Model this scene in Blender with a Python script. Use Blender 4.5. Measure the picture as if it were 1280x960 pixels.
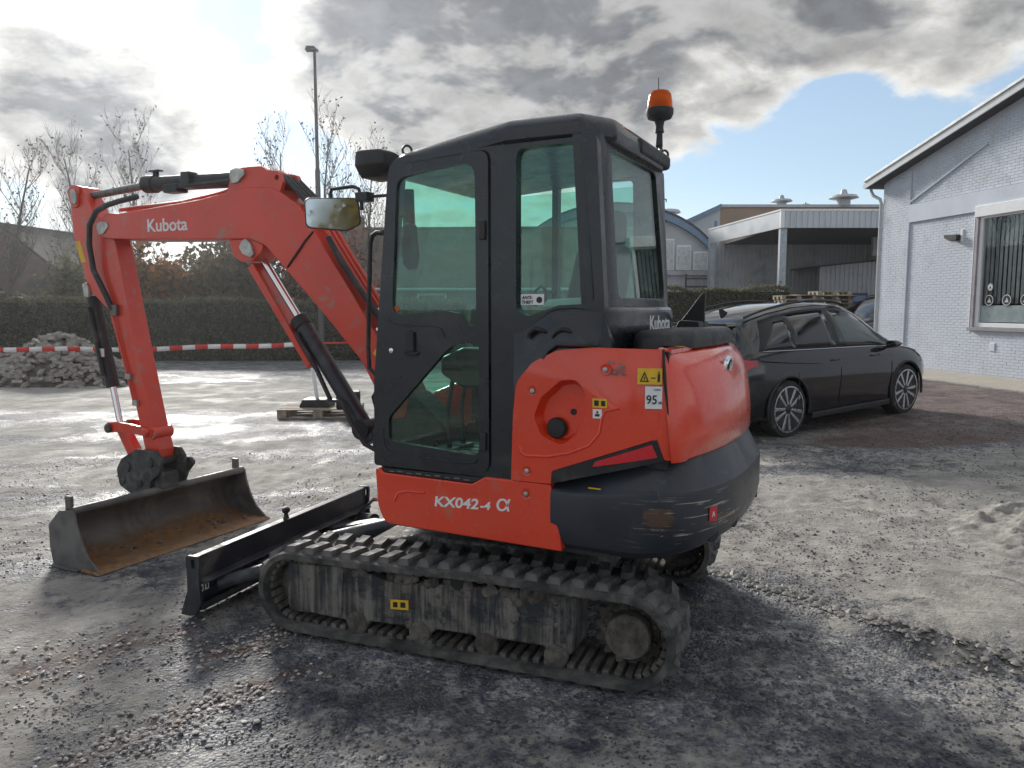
import bpy, bmesh, math, random
import numpy as np
from mathutils import Vector, Matrix
from mathutils.geometry import tessellate_polygon

for o in list(bpy.data.objects): bpy.data.objects.remove(o)
SC = bpy.context.scene
COL = SC.collection
R = math.radians
random.seed(7); RNG = np.random.default_rng(7)

# ------------------------------------------------------------------ camera
cd = bpy.data.cameras.new('camera'); cam = bpy.data.objects.new('camera', cd); COL.objects.link(cam)
cd.sensor_width = 36; cd.lens = 26.515; cd.clip_end = 3000; cd.clip_start = 0.05
cam.location = (0, 0, 1.6516); cam.rotation_euler = (math.pi/2 - 0.0998, 0, 0)
SC.camera = cam

# ------------------------------------------------------------------ sky and sun
SUN_AZ, SUN_EL = R(-23), R(23)          # measured from +Y towards +X, and above the horizon
SUND = Vector((math.sin(SUN_AZ)*math.cos(SUN_EL), math.cos(SUN_AZ)*math.cos(SUN_EL), math.sin(SUN_EL)))
world = bpy.data.worlds.new('World'); SC.world = world; world.use_nodes = True
def build_world():
    nt = world.node_tree; N = nt.nodes; L = nt.links; N.clear()
    def nd(t, **k):
        n = N.new(t)
        for a, b in k.items(): setattr(n, a, b)
        return n
    def math_(op, a, b=None, c=None, clamp=False):
        n = nd('ShaderNodeMath', operation=op, use_clamp=clamp)
        for i, q in enumerate((a, b, c)):
            if q is None: continue
            if isinstance(q, (int, float)): n.inputs[i].default_value = q
            else: L.new(q, n.inputs[i])
        return n.outputs[0]
    def smooth(x, a, b, lo=0., hi=1.):
        n = nd('ShaderNodeMapRange', interpolation_type='SMOOTHSTEP')
        L.new(x, n.inputs[0]); n.inputs[1].default_value = a; n.inputs[2].default_value = b
        n.inputs[3].default_value = lo; n.inputs[4].default_value = hi
        return n.outputs[0]
    def mix(f, a, b, bt='MIX'):
        n = nd('ShaderNodeMix', data_type='RGBA', blend_type=bt)
        for i, q in ((0, f), (6, a), (7, b)):
            if isinstance(q, (int, float)): n.inputs[i].default_value = q
            elif isinstance(q, tuple): n.inputs[i].default_value = (*q, 1)
            else: L.new(q, n.inputs[i])
        return n.outputs[2]
    sky = nd('ShaderNodeTexSky', sky_type='NISHITA', sun_disc=False, sun_elevation=SUN_EL, sun_rotation=SUN_AZ,
             altitude=20, air_density=1.0, dust_density=0.15, ozone_density=2.0)
    tc = nd('ShaderNodeTexCoord'); D = tc.outputs['Generated']
    sp = nd('ShaderNodeSeparateXYZ'); L.new(D, sp.inputs[0])
    zc = math_('ADD', math_('MAXIMUM', sp.outputs[2], 0.0), 0.32)
    cb = nd('ShaderNodeCombineXYZ')
    L.new(math_('DIVIDE', sp.outputs[0], zc), cb.inputs[0]); L.new(math_('DIVIDE', sp.outputs[1], zc), cb.inputs[1])
    def noise(scale, detail, rough, dist=0.0, off=(0, 0, 0)):
        mp = nd('ShaderNodeMapping'); mp.inputs[1].default_value = off
        L.new(cb.outputs[0], mp.inputs[0])
        n = nd('ShaderNodeTexNoise'); L.new(mp.outputs[0], n.inputs['Vector'])
        n.inputs['Scale'].default_value = scale; n.inputs['Detail'].default_value = detail
        n.inputs['Roughness'].default_value = rough; n.inputs['Distortion'].default_value = dist
        return n.outputs[0]
    n1 = noise(1.7, 10, 0.55, 0.25, OFF1)
    n2 = noise(5.2, 8, 0.56, 0.35, (3.1, 1.7, 0))
    dens = math_('ADD', math_('MULTIPLY', n1, 0.66), math_('MULTIPLY', n2, 0.34))
    for (d, c0, c1, amp) in BLOBS:                      # large cloud banks and gaps standing in the sky
        dp = nd('ShaderNodeVectorMath', operation='DOT_PRODUCT'); L.new(D, dp.inputs[0]); dp.inputs[1].default_value = d
        dens = math_('ADD', dens, smooth(dp.outputs['Value'], c0, c1, 0.0, amp))
    # the same field a little nearer the sun: where it is thinner there, this flank is sunlit
    shift = (SUND.x*-.11, SUND.y*-.11, 0)
    m1 = noise(1.7, 5, 0.60, 0.25, (OFF1[0]-shift[0], OFF1[1]-shift[1], 0)); m2 = noise(5.2, 4, 0.64, 0.35, (3.1-shift[0], 1.7-shift[1], 0))
    d0 = math_('ADD', math_('MULTIPLY', noise(1.7, 5, 0.60, 0.25, OFF1), 0.66), math_('MULTIPLY', noise(5.2, 4, 0.64, 0.35, (3.1, 1.7, 0)), 0.34))
    d1 = math_('ADD', math_('MULTIPLY', m1, 0.66), math_('MULTIPLY', m2, 0.34))
    lit = smooth(math_('SUBTRACT', d0, d1), -0.045, 0.05)
    cover = smooth(dens, 0.455, 0.53)
    thick = smooth(dens, 0.475, 0.63)
    dp = nd('ShaderNodeVectorMath', operation='DOT_PRODUCT'); L.new(D, dp.inputs[0]); dp.inputs[1].default_value = SUND
    cs = math_('MAXIMUM', dp.outputs['Value'], 0.0)
    glow = math_('ADD', math_('MULTIPLY', math_('POWER', cs, 90), 0.55), math_('MULTIPLY', math_('POWER', cs, 14), 0.24))
    # sunlit rims shine, thick undersides go slate grey; small billows modulate both
    bil = smooth(noise(11.0, 8, 0.6, 0.3, (1.2, 5.5, 0)), 0.30, 0.72, 0.80, 1.16)
    kb = math_('MULTIPLY', math_('ADD', glow, 0.66), bil)
    vb = nd('ShaderNodeVectorMath', operation='SCALE'); vb.inputs[0].default_value = (11.0, 10.75, 10.2); L.new(kb, vb.inputs['Scale'])
    kd = math_('MULTIPLY', math_('ADD', math_('MULTIPLY', glow, 0.75), 0.40), bil)
    vd = nd('ShaderNodeVectorMath', operation='SCALE'); vd.inputs[0].default_value = (4.3, 4.55, 4.95); L.new(kd, vd.inputs['Scale'])
    shade = math_('MULTIPLY', thick, math_('SUBTRACT', 1.0, math_('MULTIPLY', lit, 0.36)))
    cl = mix(shade, vb.outputs[0], vd.outputs[0])
    bg = nd('ShaderNodeBackground'); bg.inputs[1].default_value = 0.06
    low = smooth(sp.outputs[2], 0.16, 0.0, 0.0, 0.75)              # pale haze towards the horizon
    L.new(mix(low, mix(cover, mix(0.30, sky.outputs[0], (6.0, 7.0, 7.9)), cl), (7.2, 8.0, 9.0)), bg.inputs[0])
    out = nd('ShaderNodeOutputWorld'); L.new(bg.outputs[0], out.inputs[0])
OFF1 = (4.3, 2.2, 0)
def sdir(az, el): return (math.sin(R(az))*math.cos(R(el)), math.cos(R(az))*math.cos(R(el)), math.sin(R(el)))
BLOBS = [
    (sdir(-3, 23), math.cos(R(17)), math.cos(R(7)), 0.16),      # dark bank above the cab
    (sdir(13, 22.5), math.cos(R(16)), math.cos(R(6)), 0.15),
    (sdir(26, 25), math.cos(R(16)), math.cos(R(6)), 0.11),
    (sdir(-27, 14), math.cos(R(9)), math.cos(R(2)), 0.12),
    (sdir(17, 11), math.cos(R(10)), math.cos(R(3)), -0.11),    # blue gaps right of the beacon
    (sdir(24, 8), math.cos(R(8)), math.cos(R(3)), -0.06),
    (sdir(-33, 19), math.cos(R(8)), math.cos(R(2)), -0.06),
]
build_world()
sl = bpy.data.lights.new('sun', 'SUN'); sl.energy = 2.3; sl.angle = R(11); sl.color = (1.0, 0.965, 0.91)
sun = bpy.data.objects.new('sun', sl); COL.objects.link(sun)
sun.rotation_euler = (-SUND).to_track_quat('-Z', 'Y').to_euler(); sun.location = (-6, 14, 9)
vs = SC.view_settings
SC.display_settings.display_device = 'sRGB'
vs.view_transform = 'Standard'; vs.look = 'None'; vs.exposure = 1.08; vs.gamma = 1.0; vs.use_curve_mapping = False
cy = SC.cycles
cy.use_denoising = True
try: cy.denoiser = 'OPENIMAGEDENOISE'
except Exception: pass
cy.max_bounces = 8; cy.transparent_max_bounces = 14; cy.diffuse_bounces = 3; cy.glossy_bounces = 4; cy.transmission_bounces = 6
cy.caustics_reflective = False; cy.caustics_refractive = False; cy.sample_clamp_indirect = 6.0

# ------------------------------------------------------------------ mesh helpers
def fillet(pts, r, n=4):
    """round the corners of a closed 2-D polygon; r one radius or one per corner"""
    out = []; k = len(pts)
    rs = r if isinstance(r, (list, tuple)) else [r]*k
    for i in range(k):
        p = Vector(pts[i]); a = Vector(pts[i-1])-p; b = Vector(pts[(i+1) % k])-p
        if rs[i] <= 0: out.append(tuple(p)); continue
        la, lb = a.length, b.length; a.normalize(); b.normalize()
        ang = max(0.05, a.angle(b)); d = min(rs[i]/math.tan(ang/2), la*.48, lb*.48)
        p0 = p+a*d; p1 = p+b*d
        for j in range(n+1):
            t = j/n; out.append(tuple(p0*(1-t)**2+p*2*t*(1-t)+p1*t*t))
    return out
class MB:
    def __init__(s): s.v = []; s.f = []
    def add(s, vs_, fs, M=None):
        o = len(s.v)
        s.v += [tuple(M @ Vector(q)) if M else tuple(q) for q in vs_]
        s.f += [tuple(i+o for i in f) for f in fs]; return s
    def bx(s, x0, x1, y0, y1, z0, z1, M=None):
        v = [(x0,y0,z0),(x1,y0,z0),(x1,y1,z0),(x0,y1,z0),(x0,y0,z1),(x1,y0,z1),(x1,y1,z1),(x0,y1,z1)]
        return s.add(v, [(3,2,1,0),(4,5,6,7),(0,1,5,4),(1,2,6,5),(2,3,7,6),(3,0,4,7)], M)
    def prism(s, poly, a0, a1, axis='y', holes=(), M=None):
        loops = [list(poly)]+[list(h) for h in holes]
        def P(p, a):
            return {'y': (p[0], a, p[1]), 'z': (p[0], p[1], a), 'x': (a, p[0], p[1])}[axis]
        flat = [p for l in loops for p in l]; n = len(flat)
        v = [P(p, a0) for p in flat]+[P(p, a1) for p in flat]; f = []
        if len(loops) == 1:
            f += [tuple(range(n)), tuple(range(2*n-1, n-1, -1))]
        else:
            tr = tessellate_polygon([[Vector((p[0], p[1], 0)) for p in l] for l in loops])
            for t in tr: f += [tuple(t), tuple(i+n for i in reversed(t))]
        o = 0
        for l in loops:
            k = len(l)
            for i in range(k):
                j = (i+1) % k; f.append((o+i, o+j, o+j+n, o+i+n))
            o += k
        return s.add(v, f, M)
    def tube(s, pts, r, n=8, closed=False, caps=True):
        P = [Vector(p) for p in pts]; k = len(P)
        rs = r if isinstance(r, (list, tuple)) else [r]*k
        up = None; v = []; f = []
        for i in range(k):
            if closed: t = P[(i+1) % k]-P[i-1]
            else: t = (P[min(i+1, k-1)]-P[max(i-1, 0)])
            t.normalize()
            if up is None:
                up = Vector((0,0,1)) if abs(t.z) < .9 else Vector((1,0,0))
            sx = t.cross(up); 
            if sx.length < 1e-6: sx = t.orthogonal()
            sx.normalize(); up = sx.cross(t).normalized()
            for j in range(n):
                a = 2*math.pi*j/n; v.append(P[i]+(sx*math.cos(a)+up*math.sin(a))*rs[i])
        for i in range(k if closed else k-1):
            b0 = i*n; b1 = ((i+1) % k)*n
            for j in range(n): f.append((b0+j, b0+(j+1) % n, b1+(j+1) % n, b1+j))
        if caps and not closed:
            f.append(tuple(range(n-1, -1, -1))); f.append(tuple((k-1)*n+j for j in range(n)))
        return s.add(v, f)
    def cyl(s, p0, p1, r, n=16): return s.tube([p0, p1], r, n)
    def lathe(s, prof, o=(0,0,0), axis='z', n=20, M=None, caps=True):
        v = []; f = []
        for (r, h) in prof:
            for j in range(n):
                a = 2*math.pi*j/n; c, d = r*math.cos(a), r*math.sin(a)
                q = {'z': (c, d, h), 'y': (c, h, d), 'x': (h, c, d)}[axis]
                v.append((q[0]+o[0], q[1]+o[1], q[2]+o[2]))
        for i in range(len(prof)-1):
            for j in range(n): f.append((i*n+j, i*n+(j+1) % n, (i+1)*n+(j+1) % n, (i+1)*n+j))
        if caps: f.append(tuple(range(n-1, -1, -1))); f.append(tuple((len(prof)-1)*n+j for j in range(n)))
        return s.add(v, f, M)
    def rings(s, rings_, closed=True, caps=True):
        n = len(rings_[0]); v = [q for r in rings_ for q in r]; f = []
        for i in range(len(rings_)-1):
            for j in range(n if closed else n-1):
                f.append((i*n+j, i*n+(j+1) % n, (i+1)*n+(j+1) % n, (i+1)*n+j))
        if caps: f += [tuple(range(n-1, -1, -1)), tuple((len(rings_)-1)*n+j for j in range(n))]
        return s.add(v, f)
    def mesh(s, name):
        me = bpy.data.meshes.new(name); me.from_pydata(s.v, [], s.f)
        bm = bmesh.new(); bm.from_mesh(me); bmesh.ops.recalc_face_normals(bm, faces=bm.faces); bm.to_mesh(me); bm.free()
        return me
    def build(s, name, mat, parent=None, bevel=0.0, seg=2, smooth=True, ang=35, loc=(0,0,0), rot=(0,0,0), warp=None):
        me = s.mesh(name)
        if warp: warp(me)
        return link(name, me, mat, parent, bevel, seg, smooth, ang, loc, rot)
def link(name, me, mat, parent=None, bevel=0.0, seg=2, smooth=True, ang=35, loc=(0,0,0), rot=(0,0,0)):
    o = bpy.data.objects.new(name, me); COL.objects.link(o)
    if mat and not me.materials: me.materials.append(mat)
    if smooth and len(me.polygons):
        me.polygons.foreach_set('use_smooth', [True]*len(me.polygons))
        if not bevel: me.set_sharp_from_angle(angle=R(ang))
    if bevel:
        m = o.modifiers.new('bevel', 'BEVEL'); m.width = bevel; m.segments = seg; m.limit_method = 'ANGLE'; m.angle_limit = R(32)
        m.harden_normals = True; m.use_clamp_overlap = True
    o.parent = parent; o.location = loc; o.rotation_euler = rot
    return o
def raw_mesh(name, V, F):
    """fast mesh from numpy arrays, F (n,3) or (n,4)"""
    me = bpy.data.meshes.new(name); k = F.shape[1]
    me.vertices.add(len(V)); me.vertices.foreach_set('co', np.asarray(V, np.float32).ravel())
    me.loops.add(F.size); me.loops.foreach_set('vertex_index', F.astype(np.int32).ravel())
    me.polygons.add(len(F)); me.polygons.foreach_set('loop_start', np.arange(0, F.size, k, dtype=np.int32))
    me.update(calc_edges=True); me.validate(); return me
def empty(name, loc=(0,0,0), rz=0.0, parent=None):
    o = bpy.data.objects.new(name, None); COL.objects.link(o); o.location = loc; o.rotation_euler = (0,0,rz)
    o.empty_display_size = .2; o.parent = parent; return o
def tag(o, label=None, cat=None, group=None, kind=None):
    for k, q in (('label', label), ('category', cat), ('group', group), ('kind', kind)):
        if q: o[k] = q
    return o
def copy_obj(o, parent=None):
    c = o.copy(); COL.objects.link(c); c.parent = parent; return c
def copy_tree(o, parent=None):
    c = copy_obj(o, parent)
    for ch in list(o.children): copy_tree(ch, c)
    return c
def text(name, body, size, mat, parent, M, extrude=0.0008, xscale=1.0, shear=0.0, align='LEFT', bold=0.0):
    cu = bpy.data.curves.new(name, 'FONT'); cu.body = body; cu.size = size; cu.extrude = extrude; cu.shear = shear
    cu.align_x = align; cu.offset = bold; cu.resolution_u = 4
    t = bpy.data.objects.new(name+'_tmp', cu); COL.objects.link(t)
    bpy.context.view_layer.update()
    me = bpy.data.meshes.new_from_object(t.evaluated_get(bpy.context.evaluated_depsgraph_get()))
    bpy.data.objects.remove(t); bpy.data.curves.remove(cu)
    me.name = name; me.transform(M @ Matrix.Diagonal((xscale, 1, 1, 1))); me.materials.clear()
    return link(name, me, mat, parent, smooth=False)
def facing(o, right, up):
    """matrix whose local x runs along right, y along up, z out of the face"""
    r = Vector(right).normalized(); u = Vector(up).normalized(); n = r.cross(u)
    M = Matrix((r, u, n)).transposed().to_4x4(); M.translation = Vector(o); return M

# ------------------------------------------------------------------ noise on numpy grids
def vnoise(x, y, seed=0):
    xi = np.floor(x).astype(np.int64); yi = np.floor(y).astype(np.int64); fx = x-xi; fy = y-yi
    fx = fx*fx*(3-2*fx); fy = fy*fy*(3-2*fy)
    def h(a, b):
        q = (a*374761393+b*668265263+seed*1442695041) & 0x7fffffff
        q = ((q ^ (q >> 13))*1274126177) & 0x7fffffff
        return ((q ^ (q >> 16)) & 0xffff)/65535.0
    return (h(xi, yi)*(1-fx)+h(xi+1, yi)*fx)*(1-fy)+(h(xi, yi+1)*(1-fx)+h(xi+1, yi+1)*fx)*fy
def fbm(x, y, o=4, seed=0, g=.5):
    s = 0; a = 1; t = 0
    for i in range(o):
        s = s+a*vnoise(x*2**i+17.3*i, y*2**i-9.1*i, seed+i); t += a; a *= g
    return s/t
def sst(x, a, b):
    t = np.clip((x-a)/(b-a), 0, 1); return t*t*(3-2*t)

# ------------------------------------------------------------------ materials
class NT:
    def __init__(s, name):
        s.m = bpy.data.materials.new(name); s.m.use_nodes = True; s.N = s.m.node_tree.nodes; s.L = s.m.node_tree.links
        s.b = s.N['Principled BSDF']
    def put(s, sock, q):
        if isinstance(q, (int, float)): sock.default_value = q
        elif isinstance(q, (tuple, list)): sock.default_value = (*q, 1) if len(q) == 3 and sock.type == 'RGBA' else tuple(q)
        else: s.L.new(q, sock)
    def nd(s, t, ins=None, **k):
        n = s.N.new(t)
        for a, b in k.items(): setattr(n, a, b)
        for a, b in (ins or {}).items(): s.put(n.inputs[a], b)
        return n
    def co(s, kind='Object', scale=(1,1,1)):
        if kind == 'Position': q = s.nd('ShaderNodeNewGeometry').outputs['Position']
        else: q = s.nd('ShaderNodeTexCoord').outputs[kind]
        if scale != (1,1,1): q = s.nd('ShaderNodeMapping', {0: q, 3: scale}).outputs[0]
        return q
    def noise(s, co, scale, detail=4, rough=.55, dist=0):
        return s.nd('ShaderNodeTexNoise', {'Vector': co, 'Scale': scale, 'Detail': detail, 'Roughness': rough, 'Distortion': dist}).outputs[0]
    def ramp(s, x, a, b, lo=0., hi=1.):
        return s.nd('ShaderNodeMapRange', {0: x, 1: a, 2: b, 3: lo, 4: hi}, interpolation_type='SMOOTHSTEP').outputs[0]
    def mix(s, f, a, b, bt='MIX'):
        return s.nd('ShaderNodeMix', {0: f, 6: a, 7: b}, data_type='RGBA', blend_type=bt).outputs[2]
    def mth(s, op, a, b=0.0, clamp=False):
        return s.nd('ShaderNodeMath', {0: a, 1: b}, operation=op, use_clamp=clamp).outputs[0]
    def bump(s, h, strength, dist=.01, nrm=None):
        n = s.nd('ShaderNodeBump', {'Height': h, 'Strength': strength, 'Distance': dist})
        if nrm: s.L.new(nrm, n.inputs['Normal'])
        s.L.new(n.outputs[0], s.b.inputs['Normal']); return n.outputs[0]
    def set(s, **k):
        al = {'col': 'Base Color', 'rough': 'Roughness', 'metal': 'Metallic', 'coat': 'Coat Weight', 'spec': 'Specular IOR Level', 'crough': 'Coat Roughness'}
        for a, b in k.items(): s.put(s.b.inputs[al[a]], b)
        return s
def paint(name, col, rough=.4, metal=0., var=.12, vs=5., dust=None, dusta=.25, ds=6., bump=0., bs=60., coat=0., spec=.5, zdust=None):
    """general surface: base colour with mild variation, patchy dust or dirt, fine relief"""
    t = NT(name); co = t.co()
    n = t.noise(co, vs, 5)
    dark = tuple(c*(1-var) for c in col); lite = tuple(min(1, c*(1+var)) for c in col)
    c = t.mix(t.ramp(n, .35, .65), dark, lite); rg = t.ramp(t.noise(co, vs*3, 4), .3, .7, max(.02, rough-.06), min(1, rough+.08))
    if dust:
        n2 = t.noise(co, ds, 8, .65, .4)
        m = t.ramp(n2, .62-dusta*.6, .80-dusta*.25)
        if zdust:       # splashed dirt reaches up to a height
            sp = t.nd('ShaderNodeSeparateXYZ', {0: co})
            m = t.mth('MULTIPLY', t.mth('ADD', m, .25, True), t.ramp(sp.outputs[2], zdust[1], zdust[0]), True)
        c = t.mix(m, c, dust); rg = t.mth('ADD', rg, t.mth('MULTIPLY', m, .35), True)
    t.set(col=c, rough=rg, metal=metal, coat=coat, spec=spec, crough=.08)
    if bump: t.bump(t.noise(co, bs, 5, .6), bump, .004)
    return t.m
def glass_mat(name, tint, rough=.0, mixs=1.0):
    t = NT(name); t.N.remove(t.b)
    g = t.nd('ShaderNodeBsdfGlossy', {'Color': (1,1,1), 'Roughness': rough}); tr = t.nd('ShaderNodeBsdfTransparent', {'Color': tint})
    lw = t.nd('ShaderNodeLayerWeight', {'Blend': .5}); f = t.mth('MULTIPLY', t.mth('ADD', t.mth('MULTIPLY', t.mth('POWER', lw.outputs['Facing'], 5.0), .94), .045), mixs)
    mx = t.nd('ShaderNodeMixShader', {0: f}); t.L.new(tr.outputs[0], mx.inputs[1]); t.L.new(g.outputs[0], mx.inputs[2])
    t.L.new(mx.outputs[0], t.N['Material Output'].inputs[0]); return t.m
# ------------------------------------------------------------------ ground
def ground_h(x, y):
    """gentle rise towards the white building, lumps, wheel ruts and a ridge of pushed-up mud"""
    h = 0.10*sst(x+0.25*y, 6.0, 9.2)
    near = sst(np.hypot(x, y-5), 30, 9)
    h = h+near*(.050*(fbm(x*.55, y*.55, 4, 3)-.5)+.042*(fbm(x*3.1, y*3.1, 4, 11, .6)-.5)*(y < 14))
    fine = sst(y, 11, 6)*sst(np.abs(x), 9, 6)
    h = h+fine*.026*(fbm(x*11, y*11, 3, 21, .6)-.5)
    # tread prints of the machine's own tracks leading away behind it
    for e0 in (-.62, .72):
        tx = (x-.9)*.90-(y-4.3)*.436; ty = (x-.9)*.436+(y-4.3)*.90-e0
        h = h-.016*sst(np.abs(ty)-.15, .05, 0)*sst(tx, .5, .9)*sst(tx, 6.5, 4.5)*(.35+.65*(np.sin(tx*57+np.sign(ty)*1.5) > 0))*sst(fbm(x*1.1, y*1.1, 2, 77), .40, .60)
    # ridge beside two wheel ruts, right of the machine
    t = ((x-1.2)*.63+(y-4.75)*-.776); d = (x-1.2)*.776+(y-4.75)*.63+.10*np.sin(t*2.1)
    w = sst(t, 0.1, .5)*sst(t, 4.5, 2.6)
    lump = fbm(x*14, y*14, 3, 33)
    h = h+w*(.055*np.exp(-(d/.10)**2)*(.3+1.2*lump)-.030*np.exp(-((d+.19)/.07)**2)-.022*np.exp(-((d-.24)/.08)**2))
    # tyre tracks along the sandy strip and across the yard
    for (y0, sl, a) in ((13.2, .13, .02), (14.3, .13, .02), (7.4, .22, .018), (8.2, .2, .018), (6.3, -.15, .016)):
        e = y-(y0+sl*x*.3+.12*np.sin(x*.7+y0))
        h = h-a*np.exp(-(e/.16)**2)*(.6+.4*np.sin(x*26))
    # flat under tracks, blade and bucket
    q = np.cos(2.78); s_ = np.sin(2.78); mx = (x+.0319)*q+(y-4.148)*s_; my = -(x+.0319)*s_+(y-4.148)*q
    inside = sst(np.maximum(np.abs(mx-.7)-2.3, np.abs(my)-.9), .45, 0)
    trk = sst(np.abs(mx+.05)-.98, .25, 0)*sst(np.abs(np.abs(my)-.675)-.16, .12, 0)
    return h*(1-inside*.85)-inside*.004+trk*.018
def build_ground():
    def axis(a, b, st, far, g=1.16):
        m = list(np.arange(a, b+1e-6, st)); d = st
        while m[-1] < far: d *= g; m.append(m[-1]+d)
        return m
    xr = axis(0, 4.6, .030, 900, 1.09); xs = np.array([-q for q in xr[:0:-1]]+xr)
    yf = axis(1.6, 6.6, .030, 1200, 1.045); d = .03; yb = []
    q = 1.6
    while q > -400: d *= 1.3; q -= d; yb.append(q)
    ys = np.array(yb[::-1]+yf)
    X, Y = np.meshgrid(xs, ys); nx, ny = len(xs), len(ys)
    Z = ground_h(X, Y)
    V = np.stack([X, Y, Z], -1).reshape(-1, 3)
    i = np.arange(nx*ny).reshape(ny, nx)
    F = np.stack([i[:-1, :-1], i[:-1, 1:], i[1:, 1:], i[1:, :-1]], -1).reshape(-1, 4)
    me = raw_mesh('ground', V, F)
    # how much pale sand lies over the dark crushed asphalt
    n = fbm(X*.8, Y*.8, 5, 5, .6); n2 = fbm(X*.28+4, Y*.45, 4, 9)
    s = .50+.0*X
    lf = sst(X, -1.0, -3.0)
    s = np.where(Y > 11.6, s+lf*.55*sst(Y+.13*X*.3, 11.6, 12.6)*sst(Y, 17.4, 16.0), s)
    s = s-lf*.36*sst(Y, 16.2, 17.2)
    s = s-.42*sst(Y, 8.8, 9.6)*sst(Y, 12.4, 11.6)*lf
    s = s+.05*sst(Y, 4.6, 5.6)*sst(Y, 9.4, 8.4)
    s = s-.16*sst(Y, 5.2, 4.2)*sst(X, 2.6, .4)          # crushed asphalt in the foreground
    s = s+.22*sst(X, -.9, -1.9)*sst(Y, 5.5, 4.0)
    rt = (X-1.2)*.776+(Y-4.75)*.63
    s = s+.02*sst(X, 1.2, 2.2)*sst(rt, -.1, .35)*sst(Y, 8.5, 7.0)-.26*sst(X, .6, 1.4)*sst(rt, .0, -.5)
    s = s-.34*sst(X+.6*Y, 11.0, 13.2)*sst(X, 2.2, 4.0)   # brown crushed brick around the car
    s = s+.05
    st = fbm(X*.35+Y*.10, (Y-.12*X)*2.6, 4, 41)           # streaks dragged along by wheels
    s = np.clip(s-.02+1.7*(n-.5)+1.0*(n2-.5)+1.0*(st-.5), 0, 1)
    br = sst(X, 3.0, 5.0)*sst(Y, 8.4, 9.4)*.8+.9*np.exp(-(((X-4.6)/1.3)**2+((Y-9.1)/.45)**2))
    for (a, b, c_, d_, w_) in PEBBLE_LINES:
        tt = np.clip(((X-a)*(c_-a)+(Y-b)*(d_-b))/((c_-a)**2+(d_-b)**2), 0, 1)
        br = br+.7*np.exp(-((np.hypot(X-a-tt*(c_-a), Y-b-tt*(d_-b)))/w_)**2)
    for nm, arr in (('sand', s), ('brick', np.clip(br, 0, 1))):
        at = me.attributes.new(nm, 'FLOAT', 'POINT'); at.data.foreach_set('value', arr.astype(np.float32).ravel())
    o = link('ground', me, ground_mat(), None, smooth=True, ang=180)
    tag(o, kind='structure')
PEBBLE_LINES = [(-1.75, 2.45, -.95, 3.35, .10), (-2.5, 3.0, -1.75, 3.75, .26), (-1.45, 3.45, -1.1, 3.75, .10)]
def ground_mat():
    t = NT('crushed_asphalt_and_sand'); co = t.co('Position')
    sand = t.nd('ShaderNodeAttribute', attribute_name='sand').outputs['Fac']
    brick = t.nd('ShaderNodeAttribute', attribute_name='brick').outputs['Fac']
    n1 = t.noise(co, 3.2, 8, .68, .3); n2 = t.noise(co, 38, 6, .7); n3 = t.noise(co, 9, 6, .62, .6)
    vo = t.nd('ShaderNodeTexVoronoi', {'Vector': co, 'Scale': 62.0, 'Randomness': 1.0}); vc = vo.outputs['Color']; vd = vo.outputs['Distance']
    n4 = t.noise(co, 17, 9, .72, .8); n5 = t.noise(co, 5.5, 9, .72, .5)
    bw = t.nd('ShaderNodeRGBToBW', {0: vc}).outputs[0]; 
    m = t.mth('ADD', sand, t.mth('MULTIPLY', t.mth('SUBTRACT', n3, .5), 1.5)); m = t.mth('ADD', m, t.mth('MULTIPLY', t.mth('SUBTRACT', n2, .5), .8)); m = t.mth('ADD', m, t.mth('MULTIPLY', t.mth('SUBTRACT', n5, .5), .9))
    m = t.ramp(m, .30, .68)
    asp = t.mix(bw, (.045, .049, .060), (.145, .152, .172)); asp = t.mix(t.mth('MULTIPLY', t.ramp(n4, .43, .56), t.ramp(n5, .40, .54)), asp, (.30, .292, .278))
    pn = t.noise(co, 1.5, 7, .62, .6); asp = t.mix(1.0, asp, t.mix(t.ramp(pn, .38, .62), (.50, .52, .58), (1.45, 1.43, 1.40)), 'MULTIPLY')
    asp = t.mix(t.mth('MULTIPLY', t.ramp(n1, .47, .66), .6), asp, (.12, .112, .104))
    snd = t.mix(t.ramp(n1, .3, .7), (.22, .208, .19), (.40, .38, .345)); snd = t.mix(t.ramp(n2, .56, .78), snd, (.10, .095, .09))
    c = t.mix(m, asp, snd)
    rb = t.mix(bw, (.05, .032, .027), (.20, .105, .08))
    mb = t.mth('MULTIPLY', t.ramp(t.mth('ADD', t.mth('MULTIPLY', brick, .75), t.mth('MULTIPLY', t.mth('SUBTRACT', n3, .5), .9)), .25, .75), .75)
    c = t.mix(mb, c, rb)
    wet = t.ramp(t.noise(co, 1.3, 5, .6, .5), .42, .66)
    rg = t.mix(m, t.mix(wet, (.66,.66,.66), (.40,.40,.40)), t.mix(wet, (.90,.90,.90), (.70,.70,.70)))
    t.set(col=c, rough=t.nd('ShaderNodeRGBToBW', {0: rg}).outputs[0], spec=.25)
    hh = t.mth('ADD', t.mth('MULTIPLY', vd, t.nd('ShaderNodeMapRange', {0: m, 1: 0., 2: 1., 3: -1.1, 4: -.22}).outputs[0]), t.mth('MULTIPLY', n2, .9))
    hh = t.mth('ADD', hh, t.mth('MULTIPLY', n3, 1.5))
    t.bump(t.mth('ADD', hh, t.mth('MULTIPLY', n4, 1.2)), .75, .014)
    return t.m
build_ground()

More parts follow.
